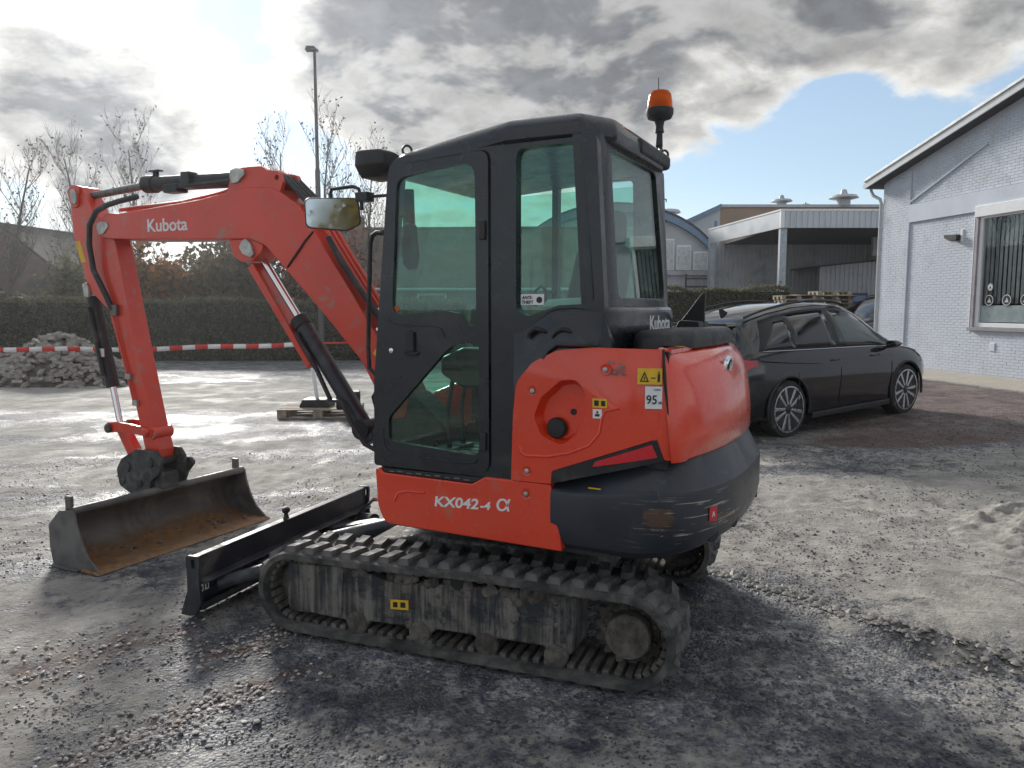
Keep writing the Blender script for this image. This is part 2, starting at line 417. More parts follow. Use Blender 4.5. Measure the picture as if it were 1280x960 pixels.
# ------------------------------------------------------------------ excavator materials
MUD = (.17, .155, .135)
M_red = paint('orange_red_paint', (.74, .049, .014), .24, var=.05, vs=2.5, dust=(.40, .15, .10), dusta=.05, ds=5.5, coat=.6)
M_redarm = paint('orange_red_arm_paint', (.66, .045, .017), .36, var=.07, vs=2.5, dust=(.36, .20, .15), dusta=.16, ds=9, coat=.3)
M_blk = paint('blue_black_cab_paint', (.010, .0135, .019), .30, var=.10, vs=3, dust=(.045, .044, .042), dusta=.12, ds=4, coat=.25)
M_plas = paint('black_plastic', (.013, .014, .016), .5, var=.15, vs=8, dust=(.09, .087, .08), dusta=.15, ds=6, bump=.15, bs=160)
M_navy = paint('dark_blue_grey_paint', (.022, .026, .036), .42, var=.12, vs=4, dust=(.13, .125, .115), dusta=.22, ds=5, bump=.08, bs=40)
M_rub = paint('dusty_track_rubber', (.030, .030, .031), .78, var=.25, vs=9, dust=(.155, .145, .13), dusta=.42, ds=7, bump=.5, bs=45)
M_rubl = paint('track_lug_rubber', (.040, .040, .041), .62, var=.25, vs=9, dust=(.17, .16, .15), dusta=.40, ds=9, bump=.4, bs=60)
M_steel = paint('worn_steel', (.20, .195, .19), .42, metal=.8, var=.25, vs=9, dust=(.16, .14, .12), dusta=.3, ds=9, bump=.2)
M_chrome = paint('chrome_rod', (.75, .77, .80), .10, metal=1., var=.03)
M_hose = paint('hydraulic_hose', (.022, .022, .024), .5, var=.1, vs=20, dust=(.12, .115, .105), dusta=.2)
M_pin = paint('zinc_pin_plate', (.46, .45, .42), .45, metal=.6, var=.2, vs=20)
M_yel = paint('yellow_sticker', (.75, .46, .02), .5, var=.06, vs=30)
M_wht = paint('white_sticker', (.78, .78, .78), .5, var=.05, vs=30)
M_ink = paint('black_print', (.015, .015, .015), .6, var=0)
M_seat = paint('black_seat_fabric', (.018, .018, .020), .85, var=.2, vs=20, bump=.3, bs=120)
M_glass = glass_mat('green_tinted_cab_glass', (.69, .875, .81))
M_mir = paint('mirror_glass', (.42, .46, .50), .015, metal=1., var=0.)
def mud_plate_mat():
    t = NT('muddy_frame_paint'); co = t.co(); st = t.co('Object', (26, 26, 1.6))
    s = t.noise(st, 1.0, 6, .65, .2); n = t.noise(co, 6, 7, .65, .5); n2 = t.noise(co, 50, 5, .7)
    sp = t.nd('ShaderNodeSeparateXYZ', {0: co})
    mk = t.ramp(t.mth('ADD', t.mth('MULTIPLY', s, .45), t.mth('MULTIPLY', n, .65)), .44, .60)
    mud = t.mix(t.ramp(s, .35, .65), (.085, .078, .068), (.22, .205, .185)); mud = t.mix(t.ramp(n2, .55, .7), mud, (.10, .085, .07))
    t.set(col=t.mix(mk, (.022, .025, .034), mud), rough=t.ramp(mk, 0, 1, .45, .9))
    t.bump(t.mth('ADD', t.mth('MULTIPLY', mk, 1.2), t.mth('ADD', n2, s)), .7, .012); return t.m
M_mudp = mud_plate_mat()
def mud_mat():
    t = NT('caked_mud'); co = t.co(); n = t.noise(co, 9, 8, .68, .3); n2 = t.noise(co, 60, 4, .7)
    t.set(col=t.mix(t.ramp(n, .35, .68), (.055, .047, .040), (.19, .172, .15)), rough=.92)
    t.bump(t.mth('ADD', n, t.mth('MULTIPLY', n2, .4)), .9, .02); return t.m
M_mud = mud_mat()
def bucket_mat():
    t = NT('rusty_bucket_steel'); co = t.co(); n = t.noise(co, 3.4, 8, .66, .6); n2 = t.noise(co, 24, 6, .7)
    sp = t.nd('ShaderNodeSeparateXYZ', {0: co}); z = sp.outputs[2]
    base = t.mix(t.ramp(n, .35, .65), (.085, .078, .070), (.19, .175, .155)); base = t.mix(t.ramp(n2, .55, .75), base, (.21, .20, .185))
    rust = t.mix(t.ramp(n2, .3, .7), (.17, .085, .035), (.34, .19, .085))
    low = t.ramp(t.mth('ADD', z, t.mth('MULTIPLY', t.mth('SUBTRACT', n, .5), .22)), .12, .015)
    rm = t.mth('MULTIPLY', low, t.ramp(n2, .25, .5), True); rm = t.mth('ADD', rm, t.mth('MULTIPLY', t.ramp(n, .60, .72), .35), True)
    t.set(col=t.mix(rm, base, rust), rough=t.ramp(n2, .3, .7, .42, .7), metal=.25)
    t.bump(n2, .25, .006); return t.m
M_bkt = bucket_mat()
M_bkt2 = paint('worn_bucket_plate', (.125,.12,.115), .5, metal=.25, var=.3, vs=5, dust=(.20,.19,.175), dusta=.35, ds=7, bump=.3, bs=30)
def cw_mat():
    """counterweight: dark paint with horizontal scrapes, primer and rust where it has been rubbed"""
    t = NT('scraped_counterweight_paint'); co = t.co(); sc = t.co('Object', (2.2, 2.2, 60))
    s = t.noise(sc, 2.0, 3, .5); n = t.noise(co, 4.5, 6, .6, .3); n2 = t.noise(co, 22, 7, .7, .5)
    sp = t.nd('ShaderNodeSeparateXYZ', {0: co}); x, y, z = sp.outputs
    def blob(cx, cy, cz, rx, ry, rz):
        a = t.nd('ShaderNodeVectorMath', {0: co, 1: (cx, cy, cz)}, operation='SUBTRACT').outputs[0]
        a = t.nd('ShaderNodeVectorMath', {0: a, 1: (1/rx, 1/ry, 1/rz)}, operation='MULTIPLY').outputs[0]
        return t.ramp(t.nd('ShaderNodeVectorMath', {0: a}, operation='LENGTH').outputs['Value'], 1.0, .15)
    scr = t.mth('MULTIPLY', t.ramp(s, .59, .63), t.ramp(t.mth('ADD', t.mth('MULTIPLY', n, .6), t.mth('MULTIPLY', n2, .4)), .46, .56))
    scr = t.mth('MULTIPLY', scr, t.mth('ADD', blob(-1.13, .72, .78, .30, .4, .16), t.mth('MULTIPLY', blob(-1.25, .45, .80, .25, .5, .14), 1.0)), True)
    rs = t.mth('ADD', t.mth('MULTIPLY', blob(-1.085, .77, .81, .12, .3, .085), .60), t.mth('MULTIPLY', t.mth('SUBTRACT', n2, .5), 1.6))
    rs = t.mth('ADD', t.mth('MULTIPLY', blob(-1.085, .77, .80, .17, .3, .12), 1.2), rs)
    rs = t.ramp(t.mth('ADD', rs, t.mth('MULTIPLY', t.mth('SUBTRACT', s, .5), 2.2)), 1.30, 1.44)
    r2 = t.ramp(t.mth('ADD', blob(-1.28, .48, .765, .22, .45, .03), t.mth('MULTIPLY', t.mth('SUBTRACT', n2, .5), 1.5)), .72, .86)
    c = t.mix(t.ramp(n, .3, .7), (.016, .020, .029), (.030, .034, .044))
    dm = t.ramp(t.noise(co, 7, 8, .7, .5), .58, .75); c = t.mix(t.mth('MULTIPLY', dm, .5), c, (.13, .125, .115))
    c = t.mix(t.mth('MAXIMUM', rs, r2), c, t.mix(n2, (.035, .024, .02), (.15, .082, .05))); c = t.mix(scr, c, (.36, .34, .31))
    t.set(col=c, rough=t.ramp(n, .3, .7, .36, .5), coat=.15); t.bump(t.mth('SUBTRACT', n2, t.mth('MULTIPLY', rs, .6)), .12, .006); return t.m
M_cw = cw_mat()

# ------------------------------------------------------------------ excavator
EX = empty('excavator', (-.0319, 4.1481, 0), 2.78)
tag(EX, 'orange-red and black mini excavator on rubber tracks, boom lowered to a wide bucket', 'excavator')
SLEW = (0, 0, -.105)
def up(mb, name, mat, parent=None, **k):
    """a part of the slewed upper structure"""
    return mb.build(name, mat, parent or EX, rot=(0,0,0) if parent else SLEW, **k)

# --- tracks
CF, RF, CR, RR = (.825, .238), .205, (-.86, .245), .212
def track_path():
    pts = []
    for i in range(21):
        a = R(-90+180*i/20); pts.append((CF[0]+RF*math.cos(a), CF[1]+RF*math.sin(a)))
    for i in range(1, 12):
        u = i/12; x = CF[0]+(CR[0]-CF[0])*u; pts.append((x, (CF[1]+RF)*(1-u)+(CR[1]+RR)*u-.010*math.sin(u*math.pi)*math.cos(u*5)))
    for i in range(23):
        a = R(90+180*i/22); pts.append((CR[0]+RR*math.cos(a), CR[1]+RR*math.sin(a)))
    return pts
def build_track(yc):
    pth = track_path(); sg = 1 if yc > 0 else -1
    y0, y1 = yc-.175, yc+.175
    def off(d):
        r = []
        for i, p in enumerate(pth):
            a = pth[i-1]; b = pth[(i+1) % len(pth)]; tx, tz = b[0]-a[0], b[1]-a[1]; l = math.hypot(tx, tz)
            r.append((p[0]+tz/l*d, p[1]-tx/l*d))
        return r
    outer = off(0); inner = off(-.038)
    belt = MB(); n = len(pth)
    prof = [(outer, y0+.012), (outer, y1-.012), (off(-.006), y1), (off(-.034), y1), (inner, y1-.02), (inner, y0+.02), (off(-.034), y0), (off(-.006), y0)]
    belt.v = [(p[0], y, p[1]) for ring, y in prof for p in ring]
    k = len(prof)
    for a in range(k):
        b = (a+1) % k
        for i in range(n): belt.f.append((a*n+i, a*n+(i+1) % n, b*n+(i+1) % n, b*n+i))
    tb = belt.build('track', M_rub, EX, smooth=True, ang=50)
    # arc-length walk for lugs
    P = [Vector(p) for p in pth]+[Vector(pth[0])]; S = [0]
    for a, b in zip(P, P[1:]): S.append(S[-1]+(b-a).length)
    tot = S[-1]; N_ = 44
    def at(s):
        s %= tot
        for i in range(len(P)-1):
            if S[i+1] >= s:
                u = (s-S[i])/(S[i+1]-S[i]); d = P[i+1]-P[i]; return P[i]+d*u, math.atan2(d.y, d.x)
    def lug(y_a, y_b, skew):
        m = MB(); h = .027
        # foot and crown of a skewed tread block; local x along the belt, z outwards
        def q(x0, x1, z, e): return [(x0-skew, y_a+e, z), (x1-skew, y_a+e, z), (x1, (y_a+y_b)/2, z), (x1+skew, y_b-e, z), (x0+skew, y_b-e, z), (x0, (y_a+y_b)/2, z)]
        m.rings([q(-.036, .036, -.006, 0), q(-.023, .023, h, .020)])
        me = m.mesh('lug'); me.materials.append(M_rubl); return me
    A = lug(.008 if sg > 0 else -.160, .160 if sg > 0 else -.008, .012*sg); B = lug(-.160 if sg > 0 else .008, -.008 if sg > 0 else .160, -.012*sg)
    for row, me, ph in ((0, A, 0.), (1, B, .5)):
        for i in range(N_):
            p, a = at((i+ph)*tot/N_)
            o = bpy.data.objects.new('lug', me); COL.objects.link(o); o.parent = tb
            o.location = (p.x, yc, p.y); o.rotation_euler = (0, -a+math.pi, 0)
            if not row: o.scale = (1, 1, random.uniform(.92, 1.05))
    # guide teeth on the inner face
    g = MB(); hh = .022
    for i in range(N_*2):
        p, a = at(i*tot/N_/2); M = Matrix.Translation((p.x, yc, p.y)) @ Matrix.Rotation(-a+math.pi, 4, 'Y')
        g.bx(-.016, .016, -.15, .13, -.038-hh, -.036, M)
    tag(g.build('guide_teeth', M_mud, tb, bevel=.004, seg=1), kind='stuff')
    # side frame with roller housings
    yo = yc+sg*.125; yi = yc-sg*.10
    fr = [(.872,.385),(.880,.145),(.865,.120),(.552,.118),(.520,.094),(.475,.085),(.430,.094),(.406,.130),(.216,.136),(.18,.108),(.131,.096),(.085,.108),(.046,.145),
          (-.147,.145),(-.17,.122),(-.211,.110),(-.245,.122),(-.266,.150),(-.489,.150),(-.51,.118),(-.545,.104),(-.58,.112),(-.630,.145),(-.635,.40),(-.50,.405),(-.10,.375),(.15,.36),(.30,.345),(.50,.40)]
    f2 = MB().prism(fr, min(yo, yi), max(yo, yi)).build('track_frame', M_mudp, EX, bevel=.014)
    MB().prism(fillet([(.868,.372),(.872,.14),(.56,.13),(.54,.395)], .03), min(yo, yo+sg*.014), max(yo, yo+sg*.014)).build('idler_guard', M_mudp, f2, bevel=.006)
    for x in (.475, .131, -.211, -.545):
        MB().lathe([(.030, yo-sg*.02), (.055, yo-sg*.02), (.055, yo+sg*.006), (.040, yo+sg*.012), (.018, yo+sg*.014)], (x, 0, .118), 'y', 22).build('roller', M_mud, f2)
    MB().lathe([(.036, yo-sg*.12), (.036, yo+sg*.004), (.028, yo+sg*.012)], (-.071, 0, .392), 'y', 18).build('carrier_roller', M_plas, f2)
    # mud caked on the frame
    m = MB()
    for i in range(70):
        x = random.uniform(-.58, .83); z = (.36+.03*random.random()) if random.random() < .7 else random.uniform(.17, .34)
        r = random.uniform(.012, .032)
        m.lathe([(r*.5, -.01), (r, 0), (r*.55, r*.35)], (x, yo-sg*.002, z), 'y', 7)
    tag(m.build('mud_cake', M_mud, f2), kind='stuff')
    # front idler and rear drive
    MB().lathe([(.11, yc-.05), (.168, yc-.045), (.172, yc), (.168, yc+.045), (.11, yc+.05)], (CF[0], 0, CF[1]), 'y', 30).build('idler', M_mud, EX)
    w = MB(); teeth = 15
    po = []
    for i in range(teeth*4):
        a = 2*math.pi*i/(teeth*4); r = .172 if i % 4 in (0, 1) else .145; po.append((CR[0]+r*math.cos(a), CR[1]+r*math.sin(a)))
    w.prism(po, yc-.02, yc+.02); sk = w.build('sprocket', M_mud, EX, bevel=.004, seg=1)
    MB().lathe([(.125, yc), (.125, yc+sg*.03), (.102, yc+sg*.04), (.100, yc+sg*.105), (.092, yc+sg*.116), (.03, yc+sg*.120)], (CR[0], 0, CR[1]), 'y', 28).build('drive_hub', M_mud, sk, bevel=.004)
    for i in range(9):
        a = 2*math.pi*i/9
        MB().lathe([(.011, yc+sg*.03), (.011, yc+sg*.052), (.006, yc+sg*.054)], (CR[0]+.112*math.cos(a), 0, CR[1]+.112*math.sin(a)), 'y', 6).build('bolt', M_mud, sk)
    return f2
fl = build_track(.675); build_track(-.675)
st = MB().prism([(.190,.222),(.286,.215),(.286,.262),(.190,.270)], .800, .803).build('warning_label', M_yel, fl)
MB().prism([(.205,.232),(.232,.230),(.232,.256),(.205,.258)], .803, .804).build('pictogram', M_ink, st)
MB().prism([(.248,.228),(.272,.227),(.272,.252),(.248,.254)], .803, .804).build('pictogram', M_ink, st)
# --- undercarriage centre
m = MB().prism(fillet([(.62,.24),(.62,.42),(.30,.50),(-.30,.50),(-.62,.42),(-.62,.24)], .05), -.53, .53)
m.build('undercarriage_frame', M_mudp, EX, bevel=.02)
MB().lathe([(.44, .49), (.46, .50), (.46, .555), (.40, .56)], n=40).build('slewing_ring', M_steel, EX)
# --- dozer blade
def blade():
    xb = 1.43
    prof = [(xb,.345),(xb+.035,.350),(xb+.050,.335),(xb+.030,.25),(xb+.030,.16),(xb+.055,.08),(xb+.095,.028),(xb+.075,.022),(xb+.02,.085),(xb,.15)]
    b = MB().prism(prof, -.835, .835).build('dozer_blade', M_navy, EX, bevel=.004)
    MB().prism([(xb+.001,.222),(xb-.048,.214),(xb-.050,.202),(xb+.001,.206)], -.83, .83).build('stiffening_rib', M_navy, b, bevel=.004)
    MB().prism([(xb+.001,.085),(xb-.022,.070),(xb-.022,.055),(xb+.04,.042)], -.83, .83).build('stiffening_rib', M_navy, b, bevel=.004)
    ck = fillet([(xb-.028,.355),(xb+.062,.352),(xb+.058,.25),(xb+.060,.16),(xb+.11,.022),(xb+.01,.028),(xb-.03,.10),(xb-.020,.22)], [.02,.02,.03,.03,.01,.01,.02,.03])
    sl_ = fillet([(xb-.002,.285),(xb+.026,.285),(xb+.026,.335),(xb-.002,.335)], .012)
    for y in (-.85, .835): MB().prism(ck, y, y+.016, holes=[sl_]).build('end_plate', M_navy, b, bevel=.003)
    MB().prism([(xb+.092,.030),(xb+.106,.012),(xb+.070,.010),(xb+.055,.030)], -.83, .83).build('cutting_edge', M_steel, b)
    h = MB().lathe([(.020, .352), (.014, .37), (.012, .385), (.022, .392), (.026, .405), (.020, .42), (.006, .427)], (xb+.01, .075, 0), 'z', 16).build('lifting_knob', M_plas, b)
    for y in (-.36, .36):
        MB().prism([(.55,.30),(.55,.20),(xb-.02,.085),(xb-.02,.185),(1.1,.26)], y-.055, y+.055).build('push_arm', M_navy, b, bevel=.008)
    MB().cyl((.62, 0, .40), (1.20, 0, .22), .045).build('lift_cylinder', M_navy, b)
    MB().cyl((1.20, 0, .22), (xb-.02, 0, .15), .024).build('cylinder_rod', M_chrome, b)
    for y in (.70, -.70): MB().cyl((xb-.01, y, .155), (xb-.28, y*.70, .225), .038, 14).build('angle_strut', M_navy, b)
    MB().tube([(xb-.02,-.62,.16),(1.2,-.56,.34),(.9,-.50,.40)], .013).build('pipe', M_chrome, b)
    for y in (.815, .775, -.775, -.735):
        s_ = MB().bx(xb-.004, xb-.0025, y-.014, y+.014, .150, .188).build('sticker', M_wht, b)
        MB().bx(xb-.0052, xb-.0044, y-.006, y+.006, .158, .180).build('pictogram', M_ink, s_)
blade()
# --- outlines of the upper structure (plan view, left half mirrored)
def outline(pts): return pts+[(x, -y) for x, y in reversed(pts) if y > 1e-6]
HOOD = [(-1.085,.752),(-1.13,.720),(-1.175,.655),(-1.21,.56),(-1.24,.42),(-1.262,.24),(-1.27,0.)]
CWT = [(-.615,.785),(-.80,.790),(-.95,.787),(-1.05,.772),(-1.13,.735),(-1.195,.675),(-1.245,.59),(-1.285,.46),(-1.315,.28),(-1.325,0.)]
def inset(pl, d):
    out = []; n = len(pl)
    for i, p in enumerate(pl):
        a = Vector(pl[max(i-1, 0)]); b = Vector(pl[min(i+1, n-1)]); t = (b-a).normalized()
        out.append((p[0]-t.y*d, p[1]+t.x*d))
    return out
def spline(pl, k=5):
    out = []
    for i in range(len(pl)-1):
        p0 = Vector(pl[max(i-1,0)]); p1 = Vector(pl[i]); p2 = Vector(pl[i+1]); p3 = Vector(pl[min(i+2, len(pl)-1)])
        for j in range(k):
            t = j/k
            out.append(tuple(.5*((2*p1)+(p2-p0)*t+(2*p0-5*p1+4*p2-p3)*t*t+(3*p1-p0-3*p2+p3)*t**3)))
    out.append(tuple(pl[-1])); return out
def wall_loft(pl, levels, ease=None):
    """levels: list of (inset, z or function of x); returns a closed solid following the open outline"""
    rings = []
    for d, z in levels:
        q = inset(pl, d)
        if ease: q = [(a[0]+(b[0]-a[0])*ease(*a), a[1]+(b[1]-a[1])*ease(*a)) for a, b in zip(pl, q)]
        rings.append([(x, y, z(x, y) if callable(z) else z) for x, y in q])
    return MB().rings(rings, closed=True, caps=True)
# --- counterweight
cwl = spline(outline(CWT))
ztop = lambda x, y: .902+.140*float(sst(np.array(-x), .62, 1.08))
zs = lambda f: (lambda x, y: .73+(ztop(x, y)-.73)*f)
cc = lambda z: (lambda x, y: z+.040*float(sst(np.array(-x), .70, 1.12)))        # edge of the upright face
cb = lambda z: (lambda x, y: z+.040*float(sst(np.array(-x), .95, 1.28))*(.76-z)/.16)
cw = up(wall_loft(cwl, [(.22, cb(.598)), (.12, cb(.600)), (.06, cb(.612)), (.024, cb(.645)), (.008, cb(.69)), (0, .76), (0, cc(.855)), (.003, cc(.872)), (.012, cc(.882)), (.070, lambda x, y: cc(.885)(x, y)+(ztop(x, y)-cc(.885)(x, y))*.96), (.080, ztop), (.30, ztop)]), 'counterweight', M_cw, ang=24)
for (x, y, z, nx, ny) in ((-1.300,.30,.715,-.98,.2), (-1.252,.52,.70,-.90,.40), (-1.300,-.30,.715,-.98,-.2)):
    a = Vector((nx, ny, 0)).normalized(); p = Vector((x, y, z))
    MB().tube([p-a*.05, p+a*.003, p+a*.0035], [.036, .036, .030], 20).build('recess_shade_disc', M_ink, cw)  # raised black disc; its colour stands in for the shade of a recess
t_ = text('load_mark', 'A', .035, M_wht, cw, facing((-1.262,.566,.787), (-.37,-.93,0), (0,0,1)), align='CENTER')
MB().bx(-.026, .026, -.030, .030, -.001, .001).build('red_tag', paint('red_sticker', (.62,.03,.04), .5, var=.05), cw, warp=lambda me: me.transform(facing((-1.260,.565,.80), (-.39,-.92,0), (0,0,1))))
# --- red hood around the engine
hd = spline(outline(HOOD))
hood = up(wall_loft(hd, [(.02, 1.035), (0, 1.05), (0, 1.14), (.006, 1.22), (.018, 1.30), (.034, 1.365), (.060, 1.42), (.095, 1.462), (.14, 1.486), (.22, 1.494)], ease=lambda x, y: 1.0 if y < .1 else .12+.88*float(sst(np.array(-x), 1.07, 1.25))), 'engine_hood', M_red, ang=70,
    warp=lambda me: [setattr(v.co, 'x', v.co.x+(.010-.052*(1.49-v.co.z)/.45)*float(sst(np.array(v.co.x), -1.20, -1.09))) for v in me.vertices] and None)
b_ = MB().lathe([(.052, -.008), (.052, .006), (.046, .010), (.040, .006), (.0385, .004)], n=26, caps=False).build('badge_ring', M_chrome, hood, warp=lambda me: me.transform(facing((-1.224,.155,1.385), (-.08,-1,0), (-.2,0,1))))
MB().lathe([(.0385, .0), (.0385, .0055), (.01, .0065)], n=26).build('badge_face', M_plas, b_, warp=lambda me: me.transform(facing((-1.224,.155,1.385), (-.08,-1,0), (-.2,0,1))))
text('badge_letter', 'k', .062, M_wht, b_, facing((-1.2325,.172,1.365), (-.08,-1,0), (-.2,0,1)) , align='LEFT')
MB().bx(-.022,.022,-.010,.010,0,.0012).build('sticker', M_yel, hood, warp=lambda me: me.transform(facing((-1.105,.560,1.4945), (-.4,-.9,0), (-.9,.4,0))))
MB().prism([(-1.03,.40),(-1.115,.40),(-1.105,.70),(-1.03,.745)], 1.470, 1.4865, 'z').build('hood_lip', M_red, hood)
# black top cover between hood and cab
pl = fillet([(-.90,.60),(-1.02,.60),(-1.13,.42),(-1.16,.10),(-1.16,-.30),(-1.10,-.50),(-.90,-.52)], .08, 5)
cov = MB().rings([[(x*s_+(1-s_)*-1.0, y*s_, z) for x, y in pl] for s_, z in ((1.0, 1.480), (1.0, 1.515), (.97, 1.540), (.88, 1.556))])
cov = up(cov, 'top_cover', M_plas, ang=60)
fin = MB().prism(fillet([(-.845,1.545),(-1.005,1.545),(-1.002,1.640),(-1.008,1.742),(-.985,1.728),(-.900,1.612)], .008), -.36, -.335)
fin.build('rear_fin', M_plas, cov, bevel=.003)
MB().prism(fillet([(-.86,1.52),(-1.01,1.52),(-1.0,1.585),(-.90,1.59)], .012), -.44, -.22).build('fin_base', M_plas, cov, bevel=.006)
# --- left side cover with fuel pocket; its rear end follows the hood's curve
def bend(me):
    bm = bmesh.new(); bm.from_mesh(me)
    for x in (-.90,-.95,-.98,-1.01,-1.04,-1.07,-1.10,-1.13):
        bmesh.ops.bisect_plane(bm, geom=bm.verts[:]+bm.edges[:]+bm.faces[:], plane_co=(x,0,0), plane_no=(1,0,0), dist=1e-5)
    for v in bm.verts:
        if v.co.x < -.88: q = -.88-v.co.x; v.co.y -= .62*q*q+1.0*q**3
        zz = v.co.z
        if zz > 1.36: v.co.y -= 1.1*(zz-1.36)**2
    bm.to_mesh(me); bm.free()
arch = fillet([(-.428,.902),(-.437,1.19),(-.452,1.335),(-.53,1.425),(-.64,1.478),(-.80,1.492),(-1.078,1.488),(-1.125,1.040),(-1.098,1.045),(-1.068,1.130),(-.622,.962),(-.618,.905)],
              [.008,.10,.12,.12,.12,.05,.012,.01,.01,.02,.02,.005], 5)
pocket = fillet([(-.536,1.19),(-.57,1.275),(-.66,1.352),(-.735,1.360),(-.772,1.30),(-.770,1.21),(-.735,1.125),(-.665,1.075),(-.570,1.112)], .05, 4)
sc_ = up(MB().prism(arch, .748, .788, holes=[pocket]), 'side_cover', M_red, warp=bend, bevel=.007, seg=3)
pk = [[(x*s_+(1-s_)*-.655, y_, z*s_+(1-s_)*1.20) for x, z in pocket] for s_, y_ in ((1.0, .780), (.93, .752), (.84, .735))]
MB().rings(pk, caps=False).add(pk[-1], [tuple(range(len(pocket)))]).build('fuel_pocket', M_red, sc_, ang=70)
MB().lathe([(.038, .730), (.044, .737), (.046, .756), (.040, .766), (.02, .768)], (-.630, 0, 1.143), 'y', 18).build('fuel_cap', M_plas, sc_)
MB().lathe([(.014, .735), (.014, .738)], (-.70, 0, 1.215), 'y', 12).build('hole_shade_disc', M_ink, sc_)  # flat black disc, the shade inside a small hole put into its colour
for x, z in ((-.532,1.302), (-.859,1.404), (-.506,.952)):
    MB().lathe([(.024, .786), (.023, .7905), (.016, .788)], (x, 0, z), 'y', 20).build('bolt_seat', M_red, sc_)
    MB().lathe([(.011, .787), (.011, .795), (.006, .797)], (x, 0, z), 'y', 6).build('bolt', M_pin, sc_)
def on_side(pts, y=.789):
    out = []
    for x, z in pts:
        q = max(0, -.88-x); out.append((x, y-.62*q*q-q**3-(1.1*(z-1.36)**2 if z > 1.36 else 0), z))
    return out
MB().tube(on_side([(-.47,1.055),(-.478,1.03),(-.50,1.018),(-.60,1.022),(-.70,1.045),(-.79,1.085),(-.835,1.14),(-.845,1.20),(-.86,1.235),(-.92,1.25)], .786), .0075, 8).build('pressed_rib', M_red, sc_)
def decal(name, x0, x1, z0, z1, mat, parent, y=.789, th=.0012, skew=0.0):
    return MB().prism([(x0,z0),(x1,z0+skew),(x1,z1+skew),(x0,z1)], y, y+th).build(name, mat, parent, warp=bend)
d1 = decal('warning_label', -.990, -1.084, 1.350, 1.414, M_yel, sc_)
LX = .022
MB().prism([(-1.000,1.360),(-1.036,1.360),(-1.018,1.402)], .7903, .7908, holes=[[(-1.007,1.365),(-1.029,1.365),(-1.018,1.391)]]).build('pictogram', M_ink, d1, warp=bend)
MB().bx(-1.020,-1.016,.7903,.7908,1.368,1.380).build('pictogram', M_ink, d1, warp=bend)
MB().prism([(-1.044,1.374),(-1.060,1.374),(-1.060,1.378),(-1.044,1.378)], .7903, .7908).bx(-1.077,-1.068,.7903,.7908,1.360,1.392).bx(-1.075,-1.070,.7903,.7908,1.394,1.402).build('pictogram', M_ink, d1, warp=bend)
d2 = decal('noise_label', -1.022, -1.086, 1.252, 1.342, M_wht, sc_)
def side_text(name, body, size, x, z, mat, parent, y=.7905, xs=1.0, bold=0.0, ang=-18, **k):
    return text(name, body, size, mat, parent, facing((x, y, z), (-math.cos(R(ang)), math.sin(R(ang)), 0), (0,0,1)), xscale=xs, bold=bold, **k)
def yb(x, y=.7912): q = max(0, -.88-x); return y-.62*q*q-q**3
side_text('noise_number', '95', .050, -1.026, 1.272, M_ink, d2, y=yb(-1.026), xs=.9, bold=.0006, ang=-16)
side_text('noise_unit', 'dB', .014, -1.072, 1.272, M_ink, d2, y=yb(-1.072), ang=-20)
side_text('noise_unit', 'LWA', .012, -1.056, 1.325, M_ink, d2, y=yb(-1.056), ang=-18)
d3 = decal('fuel_label', -.804, -.868, 1.246, 1.284, M_yel, sc_)
MB().bx(-.832,-.812,.7903,.7908,1.254,1.276).bx(-.860,-.842,.7903,.7908,1.254,1.276).build('pictogram', M_ink, d3)
d4 = decal('symbol_label', -.806, -.846, 1.202, 1.240, M_wht, sc_)
MB().bx(-.836,-.816,.7903,.7908,1.210,1.220).bx(-.830,-.822,.7903,.7908,1.222,1.232).build('pictogram', M_ink, d4)
m = MB()                               # chipped paint beside the bolt
for i in range(16):
    x = -.862-random.random()*.085; z = 1.440-random.random()*.05-(x+.862)*-.15; r = random.uniform(.003, .008)
    m.add(on_side([(x-r*1.6, z), (x+r*.3, z-r*.8), (x+r*1.5, z+r*.2), (x, z+r*.9)], .7886), [(0,1,2,3)])
tag(m.build('paint_chips', M_steel, sc_), kind='stuff')
MB().tube([(x, y-.002, z) for x, y, z in on_side([(-1.082,1.489),(-1.088,1.43),(-1.096,1.35),(-1.108,1.22),(-1.122,1.09),(-1.127,1.045)], .789)], .006, 6).build('panel_gap', M_ink, sc_)
# black wedge above the counterweight with a red reflector
wd = up(MB().prism(fillet([(-.622,.908),(-.622,.960),(-1.070,1.128),(-1.098,1.040),(-1.02,1.02)], .006), .750, .792), 'wedge_trim', M_plas, warp=bend, bevel=.004)
MB().prism([(-.808,.998),(-.822,1.022),(-1.052,1.108),(-1.074,1.056)], .7925, .7955).build('reflector', paint('red_reflector', (.62,.012,.022), .25, var=.03, coat=.5), wd, warp=bend)
MB().bx(-.845,-.79,.790,.7925,.905,.910).build('sticker', M_yel, cw)
